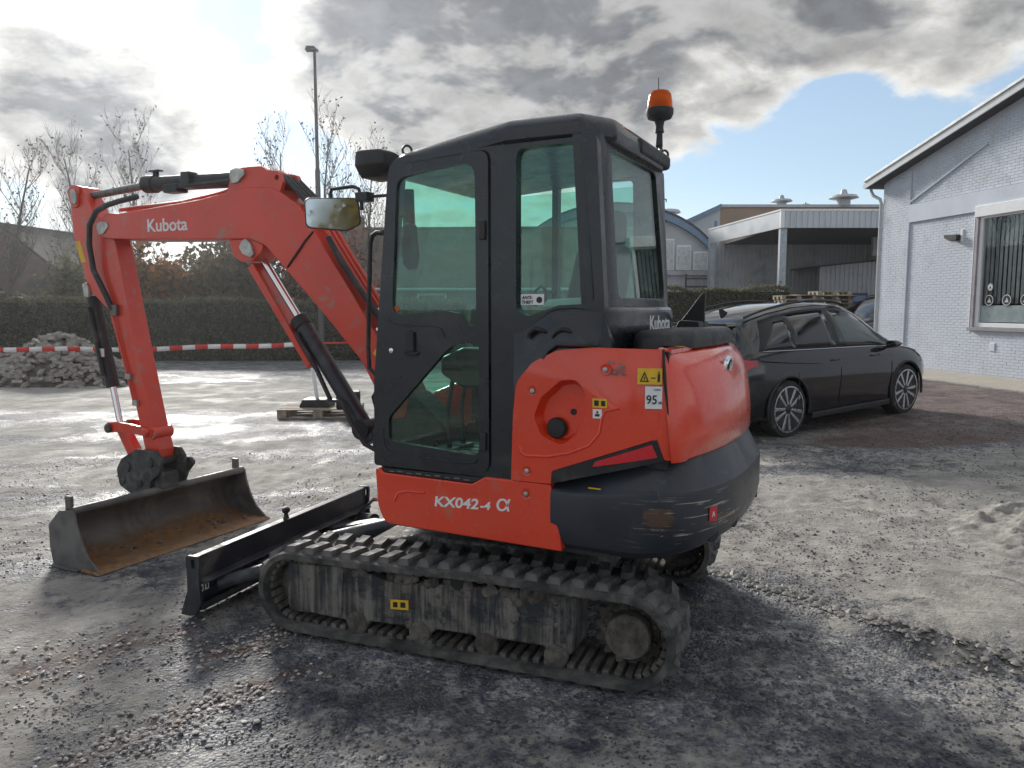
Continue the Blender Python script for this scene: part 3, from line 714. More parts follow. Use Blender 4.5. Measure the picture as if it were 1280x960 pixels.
# --- red skirt below the cab, with step
sk = fillet([(.312,.884),(.300,.70),(.262,.618),(-.668,.612),(-.655,.70),(-.612,.900),(-.292,.900),(-.225,.862),(.262,.866),(.282,.884)], [.02,.14,.06,.01,.1,.008,.02,.03,.03,.02], 6)
skirt = up(MB().prism(sk, .28, .782), 'side_skirt', M_red, bevel=.014, seg=3)
MB().lathe([(.026, .780), (.025, .7845), (.018, .782)], (-.499, 0, .848), 'y', 20).build('bolt_seat', M_red, skirt)
MB().lathe([(.011, .781), (.011, .789), (.006, .791)], (-.499, 0, .848), 'y', 6).build('bolt', M_pin, skirt)
MB().tube([(.20,.781,.735),(.18,.781,.775),(.13,.781,.790),(.03,.781,.793)], .007, 8).build('pressed_rib', M_red, skirt)
text('model_number', 'KX042', .066, M_wht, skirt, facing((-.022,.7828,.737), (-1,0,.055), (-.0,0,1)), xscale=1.26, bold=.0016, shear=.12)
text('model_number', '-4', .048, M_wht, skirt, facing((-.268,.7828,.752), (-1,0,.055), (-.0,0,1)), xscale=1.30, bold=.0016, shear=.12)
text('model_number', 'α', .100, M_wht, skirt, facing((-.345,.7828,.755), (-1,0,.055), (0,0,1)), xscale=1.15, bold=.0007, shear=.1)
stp = up(MB().prism([(.262,.868),(-.222,.864),(-.285,.895),(.275,.888)], .60, .776), 'step', M_plas, bevel=.003)
for i in range(9):
    x = .22-i*.052; MB().bx(x-.016, x+.016, .62, .7795, .873+.002*(i % 2), .879+.004*(i % 2)).build('step_tread', M_steel, stp, bevel=.002, seg=1)
# --- swing frame, right side body (hidden half of the machine)
fr = up(MB().prism(fillet([(.24,.575),(.24,.66),(-.66,.66),(-.66,.575)], .01), -.66, .66), 'swing_frame', M_plas, bevel=.01)
up(MB().prism(fillet([(.62,.60),(.70,1.12),(.45,1.22),(-.43,1.22),(-1.09,1.20),(-1.09,.62)], .06), -.77, -.30), 'right_side_body', M_red, bevel=.02)
up(MB().bx(-1.10, -.86, -.72, .72, 1.00, 1.478), 'engine_block_cover', M_plas)
up(MB().bx(-.87, .24, .0, .735, .60, .865), 'floor_tank', M_plas)
# --- cab
ZB, ZT = .895, 2.345
cab_l = fillet([(.330,ZB),(.322,1.30),(.215,ZT),(-.80,ZT),(-.845,1.62),(-.88,1.485),(-.43,1.485),(-.43,ZB)], [.02,.2,.10,.02,.05,.02,.01,.01], 4)
door_hole = fillet([(.298,.925),(.290,1.30),(.192,2.305),(-.318,2.335),(-.318,.925)], [.04,.2,.09,.05,.04], 4)
win_hole = fillet([(-.440,1.640),(-.440,2.325),(-.742,2.325),(-.800,1.672),(-.64,1.665),(-.55,1.635),(-.50,1.620)], [.07,.05,.05,.03,.03,.03,.03], 4)
cab = up(MB().prism(cab_l, .715, .765, holes=[door_hole, win_hole]), 'cab', M_blk, bevel=.007)
cr_out = fillet([(.330,ZB),(.322,1.30),(.215,ZT),(-.80,ZT),(-.84,1.50),(-.84,ZB)], .03)
cr_h1 = fillet([(.27,1.12),(.255,1.42),(.175,2.30),(-.185,2.322),(-.185,1.12)], .03); cr_h2 = fillet([(-.222,1.12),(-.222,2.322),(-.645,2.322),(-.665,1.66),(-.665,1.40),(-.60,1.12)], .03)
MB().prism(cr_out, -.235, -.195, holes=[cr_h1, cr_h2]).build('right_wall', M_blk, cab, bevel=.006)
# rear wall (plane x = const) with window
rh = fillet([(.588,1.700),(.600,2.325),(-.07,2.325),(-.145,1.700)], .05, 4)
MB().prism([(.62,1.50),(.62,2.35),(-.235,2.35),(-.235,1.50)], -.845, -.812, 'x', holes=[rh]).build('rear_wall', M_blk, cab, bevel=.006, warp=lambda me: [setattr(v.co, 'x', v.co.x+.045*max(0, (v.co.z-1.65)/.7)) for v in me.vertices] and None)
# rear left corner pillar
pil = [(-.745,.766),(-.79,.760),(-.826,.735),(-.846,.690),(-.849,.600),(-.80,.600),(-.745,.70)]
def lean(z): return .048*max(0, (z-1.62)/.73)
MB().rings([[(x+lean(z), y, z) for x, y in pil] for z in (1.50, 1.62, 2.0, 2.36)]).build('corner_pillar', M_blk, cab, ang=60)
MB().prism([(-.425,.90),(-.425,1.52),(-.72,1.52),(-.72,1.36),(-.50,1.30),(-.47,.90)], .70, .7635).build('quarter_panel', M_blk, cab)
# shoulder panel under the windows, carrying the maker's name at the rear
shp = spline([(-.432,.772),(-.60,.782),(-.74,.784),(-.83,.765),(-.872,.715),(-.886,.60),(-.890,.30),(-.885,-.10),(-.860,-.232)], 4)
zt_ = lambda x, y: 1.565+.097*float(sst(np.array(-x), .44, .64)) if y > .5 else 1.662
zb_ = lambda x, y: 1.484-.26*float(sst(np.array(x), -.64, -.44)) if y > .5 else 1.484
MB().rings([[(x+d*.0, y-d*(1 if y > .3 else 0), z(x, y) if callable(z) else z) for x, y in inset(shp, d)]+[(-.60,-.20,zz),(-.46,.5,zz)] for d, z, zz in
    ((.012, zb_, 1.486), (.0, lambda x, y: zb_(x, y)+.014, 1.50), (.0, lambda x, y: zt_(x, y)-.03, 1.60), (.010, lambda x, y: zt_(x, y)-.008, 1.61), (.035, zt_, 1.61))]).build('shoulder_panel', M_blk, cab, ang=55)
for x in (-.545, -.665):
    MB().tube([(x+.045,.787,1.530),(x+.028,.788,1.552),(x,.788,1.565),(x-.030,.788,1.560),(x-.042,.788,1.552)], [.006,.009,.011,.009,.005], 8).build('grab_ridge', M_plas, cab)
text('maker_name', 'Kubota', .098, M_wht, cab, facing((-.8910,.285,1.550), (.0,-1,0), (.02,0,1)), xscale=1.22, bold=.0018)
# floor, front frame
MB().bx(-.83, .32, -.20, .72, .865, .905).build('floor', M_plas, cab)
MB().prism([(.73,.90),(.73,1.30),(.71,2.34),(-.21,2.34),(-.23,1.30),(-.23,.90)], .30, .335, 'x', holes=[[(.68,.98),(.68,1.30),(.66,2.30),(-.16,2.30),(-.18,1.30),(-.18,.98)]]).build('front_frame', M_blk, cab, bevel=.005,
    warp=lambda me: [setattr(v.co, 'x', v.co.x-(.11*(v.co.z-1.30)/1.05 if v.co.z > 1.3 else 0)-.008) for v in me.vertices] and None)
MB().prism([(.685,.99),(.685,1.30),(.665,2.27),(-.165,2.27),(-.185,1.30),(-.185,.99)], .312, .317, 'x').build('windscreen', M_glass, cab, smooth=False,
    warp=lambda me: [setattr(v.co, 'x', v.co.x-(.11*(v.co.z-1.30)/1.05 if v.co.z > 1.3 else 0)) for v in me.vertices] and None)
# glazing
MB().prism(fillet([(-.432,1.62),(-.432,2.335),(-.745,2.335),(-.806,1.665),(-.50,1.61)], .03), .735, .740).build('rear_side_glass', M_glass, cab, smooth=False)
MB().prism([(.28,1.11),(.18,2.28),(-.74,2.29),(-.79,1.40),(-.61,1.11)], -.218, -.213).build('right_glass', M_glass, cab, smooth=False)
MB().prism([(.60,1.69),(.61,2.335),(-.08,2.335),(-.155,1.69)], -.832, -.827, 'x').build('rear_glass', M_glass, cab, smooth=False, warp=lambda me: [setattr(v.co, 'x', v.co.x+.045*max(0, (v.co.z-1.65)/.7)) for v in me.vertices] and None)
an = MB().prism([(-.452,1.667),(-.562,1.667),(-.562,1.713),(-.452,1.713)], .7405, .7417).build('theft_label', M_wht, cab)
text('label_print', 'ANTI-', .019, M_ink, an, facing((-.457,.7422,1.692), (-1,0,0), (0,0,1)), bold=.0006, shear=.2)
text('label_print', 'THEFT', .019, M_ink, an, facing((-.457,.7422,1.672), (-1,0,0), (0,0,1)), bold=.0006)
MB().lathe([(.014, .7417), (.014, .7424)], (-.540, 0, 1.688), 'y', 12).build('label_print', M_ink, an)
# --- roof
rp = fillet([(.245,.735),(.245,-.215),(-.80,-.25),(-.835,-.10),(-.835,.62),(-.74,.765),(-.40,.775)], [.10,.10,.10,.08,.06,.04,.10], 5)
cx, cyy = -.29, .26
def droop(x): return .132*max(0, x+.36)+.03*max(0, -.74-x)
roof = MB().rings([[(cx+(x-cx)*s_, cyy+(y-cyy)*s2, z-droop(x)) for x, y in rp] for s_, s2, z in ((.985,.97, 2.345), (1.0,1.0, 2.360), (1.0,1.0, 2.395), (.985,.98, 2.418), (.965,.94, 2.440), (.92,.89, 2.452), (.70,.65, 2.462))])
roof = roof.build('roof', M_blk, cab, ang=40)
MB().bx(-.846,-.79,-.20,.30,2.352,2.425).build('rear_roof_trim', M_plas, roof, bevel=.02)
for p in ((.185,.66,2.372), (-.79,-.27,2.43)):
    e = [(p[0]+.0, p[1]+.022*math.cos(a), p[2]+.020+.022*math.sin(a)) for a in np.linspace(0, 2*math.pi, 13)[:-1]]
    MB().tube([(q[0]+(q[1]-p[1])*.7, p[1]+(q[1]-p[1])*.7, q[2]) for q in e], .006, 6, closed=True).build('lifting_eye', M_plas, roof)
# work lamp in front of the roof
wl = MB().rings([[(x, .705+(y-.705)*k, 2.325+(z-2.325)*k) for y, z in fillet([(.62,2.262),(.60,2.375),(.70,2.392),(.800,2.385),(.810,2.315),(.76,2.262)], .015)] for x, k in ((.23,.80),(.25,.95),(.36,1.0),(.38,.95))])
wl.build('work_lamp', M_plas, roof, ang=50)
# --- beacon on its bracket
bm_ = MB().tube([(-.775,-.25,2.44),(-.765,-.30,2.475),(-.745,-.335,2.50)], .012, 8).tube([(-.745,-.335,2.49),(-.742,-.335,2.62)], [.016,.016], 10)
bea = bm_.build('beacon_bracket', M_plas, cab)
MB().lathe([(.013, 2.50), (.020, 2.51), (.017, 2.56), (.017, 2.575), (.024, 2.58), (.021, 2.61), (.025, 2.63), (.028, 2.64), (.062, 2.652), (.072, 2.672), (.072, 2.700), (.066, 2.703)], (-.742,-.335,0), 'z', 22).build('beacon_base', M_plas, bea)
def amber():
    t = NT('amber_lens'); t.set(col=(.90,.13,.008), rough=.18); t.b.inputs['Transmission Weight'].default_value = .45; t.b.inputs['IOR'].default_value = 1.2; return t.m
MB().lathe([(.067, 2.70), (.065, 2.735), (.058, 2.775), (.046, 2.790), (.015, 2.796)], (-.742,-.335,0), 'z', 24).build('amber_lens', amber(), bea)
MB().lathe([(.036, 2.70), (.036, 2.745), (.012, 2.752)], (-.742,-.335,0), 'z', 14).build('lamp_core', M_plas, bea)
MB().lathe([(.010, -.03), (.010, .02), (.004, .045)], (-.742,-.365,2.597), 'y', 8).build('clamp_screw', M_plas, bea)
MB().cyl((-.735,-.345,2.45), (-.730,-.345,2.865), .0022, 6).build('antenna', M_plas, cab)
for z in (2.22, 2.10): MB().tube([(-.80,-.225,z),(-.80,-.265,z),(-.80,-.285,z+.004),(-.80,-.285,z-.012 if z > 2.15 else z+.018)], .003, 6).build('wire_hook', M_plas, cab)
# --- door
dout = fillet([(.305,.918),(.297,1.30),(.199,2.300),(-.311,2.330),(-.311,.918)], [.05,.2,.10,.05,.05], 5)
dg = fillet([(.203,1.622),(.165,2.245),(-.245,2.290),(-.250,1.575),(-.205,1.578),(-.165,1.630),(-.10,1.640)], [.05,.06,.07,.02,.02,.02,.03], 4)
dl = fillet([(.232,1.022),(.232,1.135),(-.075,1.445),(-.125,1.485),(-.262,1.505),(-.262,.992)], [.03,.05,.05,.05,.02,.04], 4)
door = MB().prism(dout, .748, .776, holes=[dg, dl]).build('door', M_blk, cab, bevel=.006)
MB().prism(fillet([(.215,1.61),(.175,2.26),(-.258,2.305),(-.262,1.565),(-.21,1.565)], .03), .760, .764).build('door_glass', M_glass, door, smooth=False)
MB().prism([(.245,1.01),(.245,1.14),(-.075,1.46),(-.125,1.50),(-.275,1.52),(-.275,.98)], .760, .764).build('door_glass', M_glass, door, smooth=False)
MB().tube([(.222,.777,1.605),(.205,.778,1.583),(.17,.778,1.574),(-.02,.778,1.574),(-.065,.778,1.560),(-.085,.778,1.525)], .0045, 8).build('pressed_rib', M_blk, door)
MB().tube([(.266,.777,1.08),(.262,.778,1.00),(.240,.778,.972),(.19,.778,.962),(-.20,.778,.955),(-.235,.778,.960),(-.250,.778,.975)], .0045, 8).build('pressed_rib', M_blk, door)
MB().prism(fillet([(.118,1.452),(.118,1.545),(.075,1.545),(.075,1.452)], .006), .770, .792).build('door_handle', M_plas, door, bevel=.004)
MB().tube([(.135,.778,1.445),(.12,.784,1.437),(.07,.784,1.437),(.055,.780,1.446)], .005, 8).build('handle_cup', M_plas, door)
MB().lathe([(.012, .774), (.012, .785), (.004, .787)], (.205, 0, 1.455), 'y', 14).build('door_lock', M_chrome, door)
MB().lathe([(.014, .7645), (.014, .7652)], (.185, 0, 1.650), 'y', 14).build('round_sticker', paint('orange_sticker', (.60,.09,.03), .5), door)
MB().prism(fillet([(-.270,1.02),(-.270,1.10),(-.300,1.10),(-.300,1.02)], .004), .774, .788).build('hinge', M_plas, door, bevel=.003)
MB().prism(fillet([(-.270,1.95),(-.270,2.03),(-.300,2.03),(-.300,1.95)], .004), .774, .788).build('hinge', M_plas, door, bevel=.003)
# --- cab interior
seat = MB().prism(fillet([(-.10,1.28),(-.12,1.39),(-.50,1.36),(-.60,1.30),(-.52,1.24)], .04), .02, .52).build('seat', M_seat, cab, bevel=.03, seg=3)
MB().prism(fillet([(-.46,1.33),(-.60,1.90),(-.67,1.98),(-.74,1.93),(-.66,1.40),(-.60,1.30)], .05), .04, .50).build('seat_back', M_seat, seat, bevel=.04, seg=3)
MB().prism(fillet([(-.64,1.97),(-.66,2.11),(-.73,2.11),(-.73,1.95)], .03), .14, .40).build('head_rest', M_seat, seat, bevel=.03, seg=3)
MB().bx(-.50, -.16, .0, .54, .90, 1.25).build('seat_base', M_plas, seat, bevel=.02)
for y in (-.10, .60):
    cn = MB().prism(fillet([(.02,1.34),(.02,1.42),(-.10,1.47),(-.48,1.46),(-.48,1.30),(-.10,1.28)], .03), y-.05, y+.05).build('armrest_console', M_plas, cab, bevel=.015)
    MB().tube([(-.01,y,1.42),(0,y,1.50),(.005,y,1.56),(.0,y,1.62)], [.016,.012,.022,.018], 10).build('joystick', M_plas, cn)
for y in (.20, .34):
    MB().tube([(.16,y,.90),(.17,y,1.12),(.13,y,1.32),(.115,y,1.42)], [.014,.013,.012,.018], 8).build('travel_lever', M_plas, cab)
    MB().bx(.12, .24, y-.05, y+.05, .905, .925).build('foot_pedal', M_steel, cab, bevel=.006)
MB().prism(fillet([(.22,1.46),(.20,1.66),(.16,1.66),(.17,1.44)], .02), -.14, .04).build('monitor', M_plas, cab, bevel=.008)
MB().tube([(.225,.60,2.22),(.22,.60,2.06),(.235,.60,1.90)], .03, 8).build('sun_visor_roll', M_plas, cab)
MB().prism(fillet([(.195,1.86),(.185,2.05),(.145,2.05),(.130,1.90),(.15,1.82)], .02), .64, .70).build('inside_mirror', M_plas, cab, bevel=.01)
for i in range(7): MB().bx(-.30, .20, .08+i*.085, .10+i*.085, .905, .909).build('floor_mat_rib', M_plas, cab)
MB().tube([(-.48,.66,1.66),(-.485,.66,1.73),(-.51,.66,1.75),(-.535,.66,1.73),(-.54,.66,1.66)], .008, 8).build('belt_anchor', M_plas, cab)
MB().prism([(-.53,1.655),(-.78,1.668),(-.78,1.70),(-.56,1.69)], .60, .70).build('rear_shelf', paint('pale_paper', (.55,.60,.58), .7), cab, bevel=.006)
# --- hand rail, mirror
MB().tube([(.300,.70,2.010),(.340,.70,2.014),(.365,.70,2.000),(.378,.70,1.965),(.392,.70,1.70),(.402,.70,1.46),(.398,.70,1.36),(.36,.70,1.33),(.325,.70,1.33)], .0115, 10).build('hand_rail', M_plas, cab)
MF = facing((.615, .690, 2.118), (-.80,-.57,0), (-.02,.03,1))          # looks back and to the left
mp = fillet([(-.132,-.070),(-.136,.076),(.128,.084),(.142,-.048),(.07,-.084)], .030, 5)
mi = MB(); mi.rings([[(x*k, z*k, d) for x, z in mp] for d, k in ((-.07,.75),(-.035,.97),(-.008,1.0),(.0,.985))]); mi.v = [tuple(MF @ Vector(q)) for q in mi.v]
mir = mi.build('mirror_housing', M_plas, cab, ang=50)
mg = MB().prism([(x*.945, z*.92) for x, z in mp], .0008, .0035, 'z'); mg.v = [tuple(MF @ Vector(q)) for q in mg.v]
mg.build('mirror_glass', M_mir, mir, smooth=False)
MB().tube([(.640,.665,2.17),(.640,.670,2.225),(.625,.675,2.242),(.50,.670,2.246),(.470,.665,2.235),(.460,.662,2.20),(.455,.660,2.13)], .009, 8).build('mirror_arm', M_plas, mir)
MB().bx(.40, .475, .63, .69, 2.17, 2.215).bx(.30, .41, .652, .668, 2.185, 2.20).build('mirror_bracket', M_plas, mir, bevel=.005)
# --- boom swing bracket
sb = up(MB().prism(fillet([(.28,.58),(.60,.60),(.70,.74),(.80,.84),(.80,.93),(.70,1.14),(.52,1.18),(.30,1.0)], .05), -.03, .17), 'swing_bracket', M_plas, bevel=.02)
MB().lathe([(.09, .56), (.09, 1.0)], (.50, .07, 0), 'z', 20).build('swing_pin', M_steel, sb)
# --- boom
BP = fillet([(.545,1.03),(.66,1.02),(.857,1.345),(1.152,1.64),(1.461,1.925),(1.575,2.035),(1.705,2.080),(2.744,2.118),(3.02,2.135),(3.16,2.150),(3.185,2.235),(3.06,2.320),
             (2.926,2.305),(2.148,2.350),(1.74,2.400),(1.50,2.385),(1.30,2.262),(1.194,2.110),(1.054,1.920),(.842,1.631),(.62,1.325),(.53,1.15)],
            [.05,.05,.2,.3,.2,.15,.15,.3,.1,.06,.06,.08,.1,.3,.1,.15,.12,.15,.3,.3,.2,.06], 4)
boom = up(MB().prism(BP, -.035, .175), 'boom', M_redarm, bevel=.010, seg=2)
text('maker_name', 'Kubota', .118, M_wht, boom, facing((2.640,.1762,2.168), (-1,0,-.012), (0,0,1)), xscale=1.12, bold=.002)
ear = fillet([(1.90,2.36),(1.86,2.47),(1.76,2.525),(1.60,2.518),(1.55,2.490),(1.46,2.478),(1.43,2.41),(1.46,2.34)], [.02,.06,.05,.05,.03,.03,.03,.02], 4)
for y in (-.02, .135): MB().prism(ear, y, y+.030, holes=[[(1.475+.017*math.cos(a), 2.44+.017*math.sin(a)) for a in np.linspace(0, 2*math.pi, 11)[:-1]]]).build('cylinder_ear', M_redarm, boom, bevel=.004)
for (x, z, a, w) in ((1.80,2.475,.15,.075), (3.105,2.215,.2,.072), (1.735,2.030,-.85,.075)):
    M = Matrix.Translation((x, 0, z)) @ Matrix.Rotation(a, 4, 'Y')
    pn = MB().add([(q[0], y, q[1]) for y in (.166,.184) for q in fillet([(-w,-.012),(-.01,-.045),(.04,-.04),(.05,0),(.04,.04),(-.01,.045),(-w,.022)], .012)], [], None)
    k = len(pn.v)//2; pn.v = [tuple(M @ Vector(q)) for q in pn.v]
    pn.f = [tuple(range(k)), tuple(range(2*k-1, k-1, -1))]+[(i, (i+1) % k, (i+1) % k+k, i+k) for i in range(k)]
    pn.build('pin_plate', M_pin, boom, bevel=.002, seg=1)
# pipes along the back of the boom, hoses round the knuckle
for i, y in enumerate((.0, .05, .10)):
    MB().tube([(1.30-.004*i,y,2.315),(1.19,y,2.165),(1.06,y,1.985),(.83,y,1.675),(.66,y,1.44)], .013, 8).build('boom_pipe', M_redarm, boom)
for i, y in enumerate((-.01, .035, .08, .12)):
    MB().tube([(1.80,y,2.45),(1.62,y,2.47+.012*i),(1.46,y,2.445),(1.36,y,2.36),(1.28,y,2.285)], .016, 8).build('hydraulic_hose', M_hose, boom)
MB().tube([(.72,.12,1.54),(.80,.13,1.66),(.92,.135,1.80),(1.02,.14,1.93),(1.10,.15,2.07)], .018, 8).build('hydraulic_hose', M_hose, boom)
MB().tube([(1.19,.178,2.105),(1.25,.181,2.055),(1.30,.183,2.0),(1.355,.181,1.945),(1.40,.178,1.90)], .006, 6).build('cable', M_hose, boom)
for s_, t2 in (((.80,.10,1.62),(.835,.10,1.665)), ((.78,.06,1.60),(.82,.06,1.645)), ((.74,.13,1.50),(.77,.13,1.535))): MB().cyl(s_, t2, .019, 8).build('hose_fitting', M_chrome, boom)
MB().prism([(.770,1.395),(.71,1.335),(.665,1.40),(.72,1.46)], .1762, .1775).build('warning_label', M_yel, boom)
MB().bx(.70,.73,.1775,.1782,1.385,1.415).build('pictogram', M_ink, boom)
MB().tube([(3.00,.05,2.345),(2.80,.05,2.352),(2.60,.05,2.352),(2.35,.05,2.36),(2.0,.05,2.395),(1.80,.05,2.43)], .014, 8).build('boom_pipe', M_redarm, boom)
MB().tube([(3.00,.10,2.342),(2.80,.10,2.350),(2.60,.10,2.350),(2.35,.10,2.358),(2.0,.10,2.393),(1.80,.10,2.43)], .014, 8).build('boom_pipe', M_redarm, boom)
# boom cylinder under the boom
MB().prism(fillet([(1.90,2.085),(1.86,1.985),(1.80,1.945),(1.70,1.945),(1.62,2.00),(1.60,2.04),(1.70,2.085)], .02), .0, .165).build('cylinder_lug', M_redarm, boom, bevel=.006)
eye = Vector((1.735,.075,2.015)); base = Vector((.845,.075,.845)); dv = (base-eye).normalized()
cyl = up(MB().cyl(eye+dv*.56, base-dv*.02, .052, 22), 'boom_cylinder', M_navy, bevel=.006)
MB().cyl(eye, eye+dv*.6, .024, 16).build('cylinder_rod', M_chrome, cyl)
MB().cyl(eye+dv*.53, eye+dv*.60, .058, 22).build('cylinder_head', M_plas, cyl, bevel=.005)
MB().cyl(eye+dv*1.36+Vector((0,-.06,0)), eye+dv*1.36+Vector((0,.06,0)), .06, 18).build('cylinder_foot', M_plas, cyl)
nx = Vector((-dv.z, 0, dv.x)); nx = nx if nx.x > 0 else -nx
g0 = eye+dv*.06; g1 = eye+dv*.84
gp = [g0+nx*.045, g0+nx*.10, g1+nx*.105, g1+nx*.066]
MB().prism([(q.x, q.z) for q in gp], .02, .13).build('cylinder_guard', M_redarm, cyl, bevel=.006)
MB().tube([tuple(eye+dv*.62+Vector((0,.062,0))+nx*.03), tuple(eye+dv*.9+Vector((0,.062,0))+nx*.04), tuple(eye+dv*1.1+Vector((0,.06,0))+nx*.07), (1.02,.16,1.10), (.94,.18,.985), (.84,.18,.86), (.72,.15,.80), (.60,.12,.80)], .014, 8).build('hydraulic_hose', M_hose, cyl)
MB().tube([(.70,.02,1.20),(.80,.05,1.22),(.88,.03,1.12),(.86,.0,.98),(.76,.02,.90)], .018, 8).build('hydraulic_hose', M_hose, cyl)
MB().bx(.86,.98,-.02,.10,1.36,1.50).build('hose_clamp_block', M_plas, boom, bevel=.02)
# --- arm cylinder on top
ac = up(MB().tube([(1.83,.07,2.470),(2.70,.07,2.502)], .050, 20), 'arm_cylinder', M_plas, bevel=.006)
MB().tube([(2.66,.07,2.500),(2.76,.07,2.504)], .060, 20).build('cylinder_head', M_plas, ac, bevel=.006)
MB().tube([(2.70,.07,2.502),(3.40,.07,2.462)], .026, 14).build('cylinder_rod', M_steel, ac)
MB().bx(2.36,2.50,.06,.15,2.42,2.475).bx(2.25,2.33,.07,.15,2.44,2.545).build('valve_block', M_plas, ac, bevel=.008)
MB().cyl((2.66,.07,2.545),(2.66,.07,2.585),.02,8).bx(2.61,2.71,.05,.09,2.583,2.592).build('bleed_cap', M_plas, ac)
MB().tube([(2.50,.13,2.45),(2.36,.135,2.455),(2.10,.135,2.452),(1.90,.13,2.455)], .015, 8).build('hydraulic_hose', M_hose, ac)
# --- arm
AP = fillet([(3.505,2.49),(3.46,2.53),(3.37,2.53),(3.262,2.36),(3.06,2.18),(3.022,2.09),(2.755,.92),(2.680,.66),(2.685,.60),(2.75,.565),(2.81,.60),(2.897,.95),(3.043,1.343),(3.14,1.640),(3.353,1.795),(3.49,2.188)],
            [.04,.04,.04,.05,.05,.05,.1,.03,.03,.03,.03,.1,.1,.06,.10,.15], 4)
arm = up(MB().prism(AP, .005, .135), 'arm', M_redarm, bevel=.008)
for y in (-.012, .133): MB().prism(fillet([(3.51,2.50),(3.46,2.54),(3.36,2.53),(3.40,2.38),(3.47,2.38)], .03), y, y+.019).build('arm_ear', M_redarm, arm, bevel=.003)
for (x, z, w) in ((3.425,2.47,.07), (3.365,1.80,.05)):
    MB().prism(fillet([(x-.03,z-.07),(x+.02,z-.06),(x+.035,z+.03),(x-.01,z+.04),(x-.035,z+.0)], .012), .152 if z > 2 else .136, .166 if z > 2 else .150).build('pin_plate', M_pin, arm, bevel=.002)
MB().prism([(3.418,2.14),(3.470,2.14),(3.415,1.985),(3.362,1.99)], .1352, .1362).build('warning_label', M_yel, arm)
MB().lathe([(.045, -.01), (.045, .15)], (2.735, 0, .775), 'y', 16).build('link_boss', M_redarm, arm, bevel=.006)
hz = [(2.72,.18,2.405),(2.90,.185,2.385),(3.02,.19,2.365),(3.13,.195,2.33),(3.21,.195,2.24),(3.235,.19,2.10),(3.215,.18,1.92),(3.12,.165,1.75),(3.07,.155,1.64)]
MB().tube(spline([(a, b) for a, b, c in hz], 3) and [tuple(Vector(hz[0])), *[tuple(Vector(h)) for h in hz[1:]]], .020, 8).build('hydraulic_hose', M_hose, arm, ang=80)
MB().bx(3.02,3.09,.134,.165,1.60,1.68).build('hose_block', M_steel, arm, bevel=.006)
for x, z in ((2.945,1.17),(2.885,.985)): MB().bx(x-.03,x+.02,.134,.160,z-.02,z+.02).build('hose_clip', M_pin, arm, bevel=.005)
MB().tube([(3.075,.15,1.61),(3.02,.15,1.42),(2.95,.15,1.18),(2.90,.15,1.00)], .008, 6).build('thin_pipe', M_redarm, arm)
# bucket cylinder in front of the arm
bc = up(MB().tube([(3.395,.07,1.74),(3.225,.07,1.075)], .046, 18), 'bucket_cylinder', M_plas, bevel=.006)
MB().tube([(3.23,.07,1.09),(3.165,.07,.80)], .022, 14).build('cylinder_rod', M_chrome, bc)
MB().tube([(3.36,.135,1.66),(3.30,.135,1.42),(3.24,.135,1.16)], .013, 8).build('hydraulic_hose', M_hose, bc)
MB().bx(3.24,3.30,.115,.122,1.30,1.36).build('sticker', M_wht, bc)
lk = up(MB().prism(fillet([(3.205,.755),(3.205,.825),(3.10,.835),(2.95,.830),(2.80,.815),(2.715,.82),(2.715,.745),(2.80,.755),(3.0,.765)], .03), .138, .160), 'bucket_link', M_redarm, bevel=.005)
MB().prism(fillet([(3.205,.755),(3.205,.825),(3.10,.835),(2.95,.830),(2.80,.815),(2.715,.82),(2.715,.745),(2.80,.755),(3.0,.765)], .03), -.020, .002).build('link_plate', M_redarm, lk, bevel=.005)
for x in (3.168, 2.765): MB().lathe([(.035, -.035), (.035, .175), (.02, .185)], (x, 0, .785), 'y', 16).build('link_pin', M_mud if x > 3 else M_redarm, lk, bevel=.004)
MB().prism(fillet([(3.18,.77),(3.10,.79),(2.90,.53),(2.94,.48),(3.00,.50)], .03), .035, .105).build('push_link', M_redarm, lk, bevel=.01)
# quick coupler
M_cpl = paint('dirty_coupler_steel', (.045,.046,.048), .6, metal=.2, var=.3, vs=9, dust=(.15,.145,.135), dusta=.35, ds=12, bump=.4, bs=40)
cpl = fillet([(3.02,.58),(2.86,.66),(2.66,.66),(2.61,.60),(2.63,.50),(2.72,.44),(2.74,.37),(2.95,.33),(3.06,.38),(3.085,.50)], [.05,.06,.05,.04,.06,.06,.04,.05,.05,.06], 4)
qc = up(MB().prism(cpl, .150, .180), 'quick_coupler', M_cpl, bevel=.006)
MB().prism(cpl, -.045, -.015).build('coupler_plate', M_cpl, qc, bevel=.006)
for x, z, r in ((2.72,.575,.036), (2.96,.52,.034), (2.84,.415,.032), (3.01,.42,.024)):
    MB().lathe([(r, -.055), (r, .188), (r*.6, .192)], (x, 0, z), 'y', 16).build('coupler_pin', M_cpl, qc, bevel=.003)
MB().bx(2.66,2.98,-.015,.150,.37,.50).build('coupler_body', M_cpl, qc, bevel=.02)
MB().prism(fillet([(2.60,.54),(2.66,.58),(2.76,.52),(2.82,.36),(2.74,.34),(2.68,.46)], .03), -.12, -.09).build('coupler_hook', M_cpl, qc, bevel=.006)
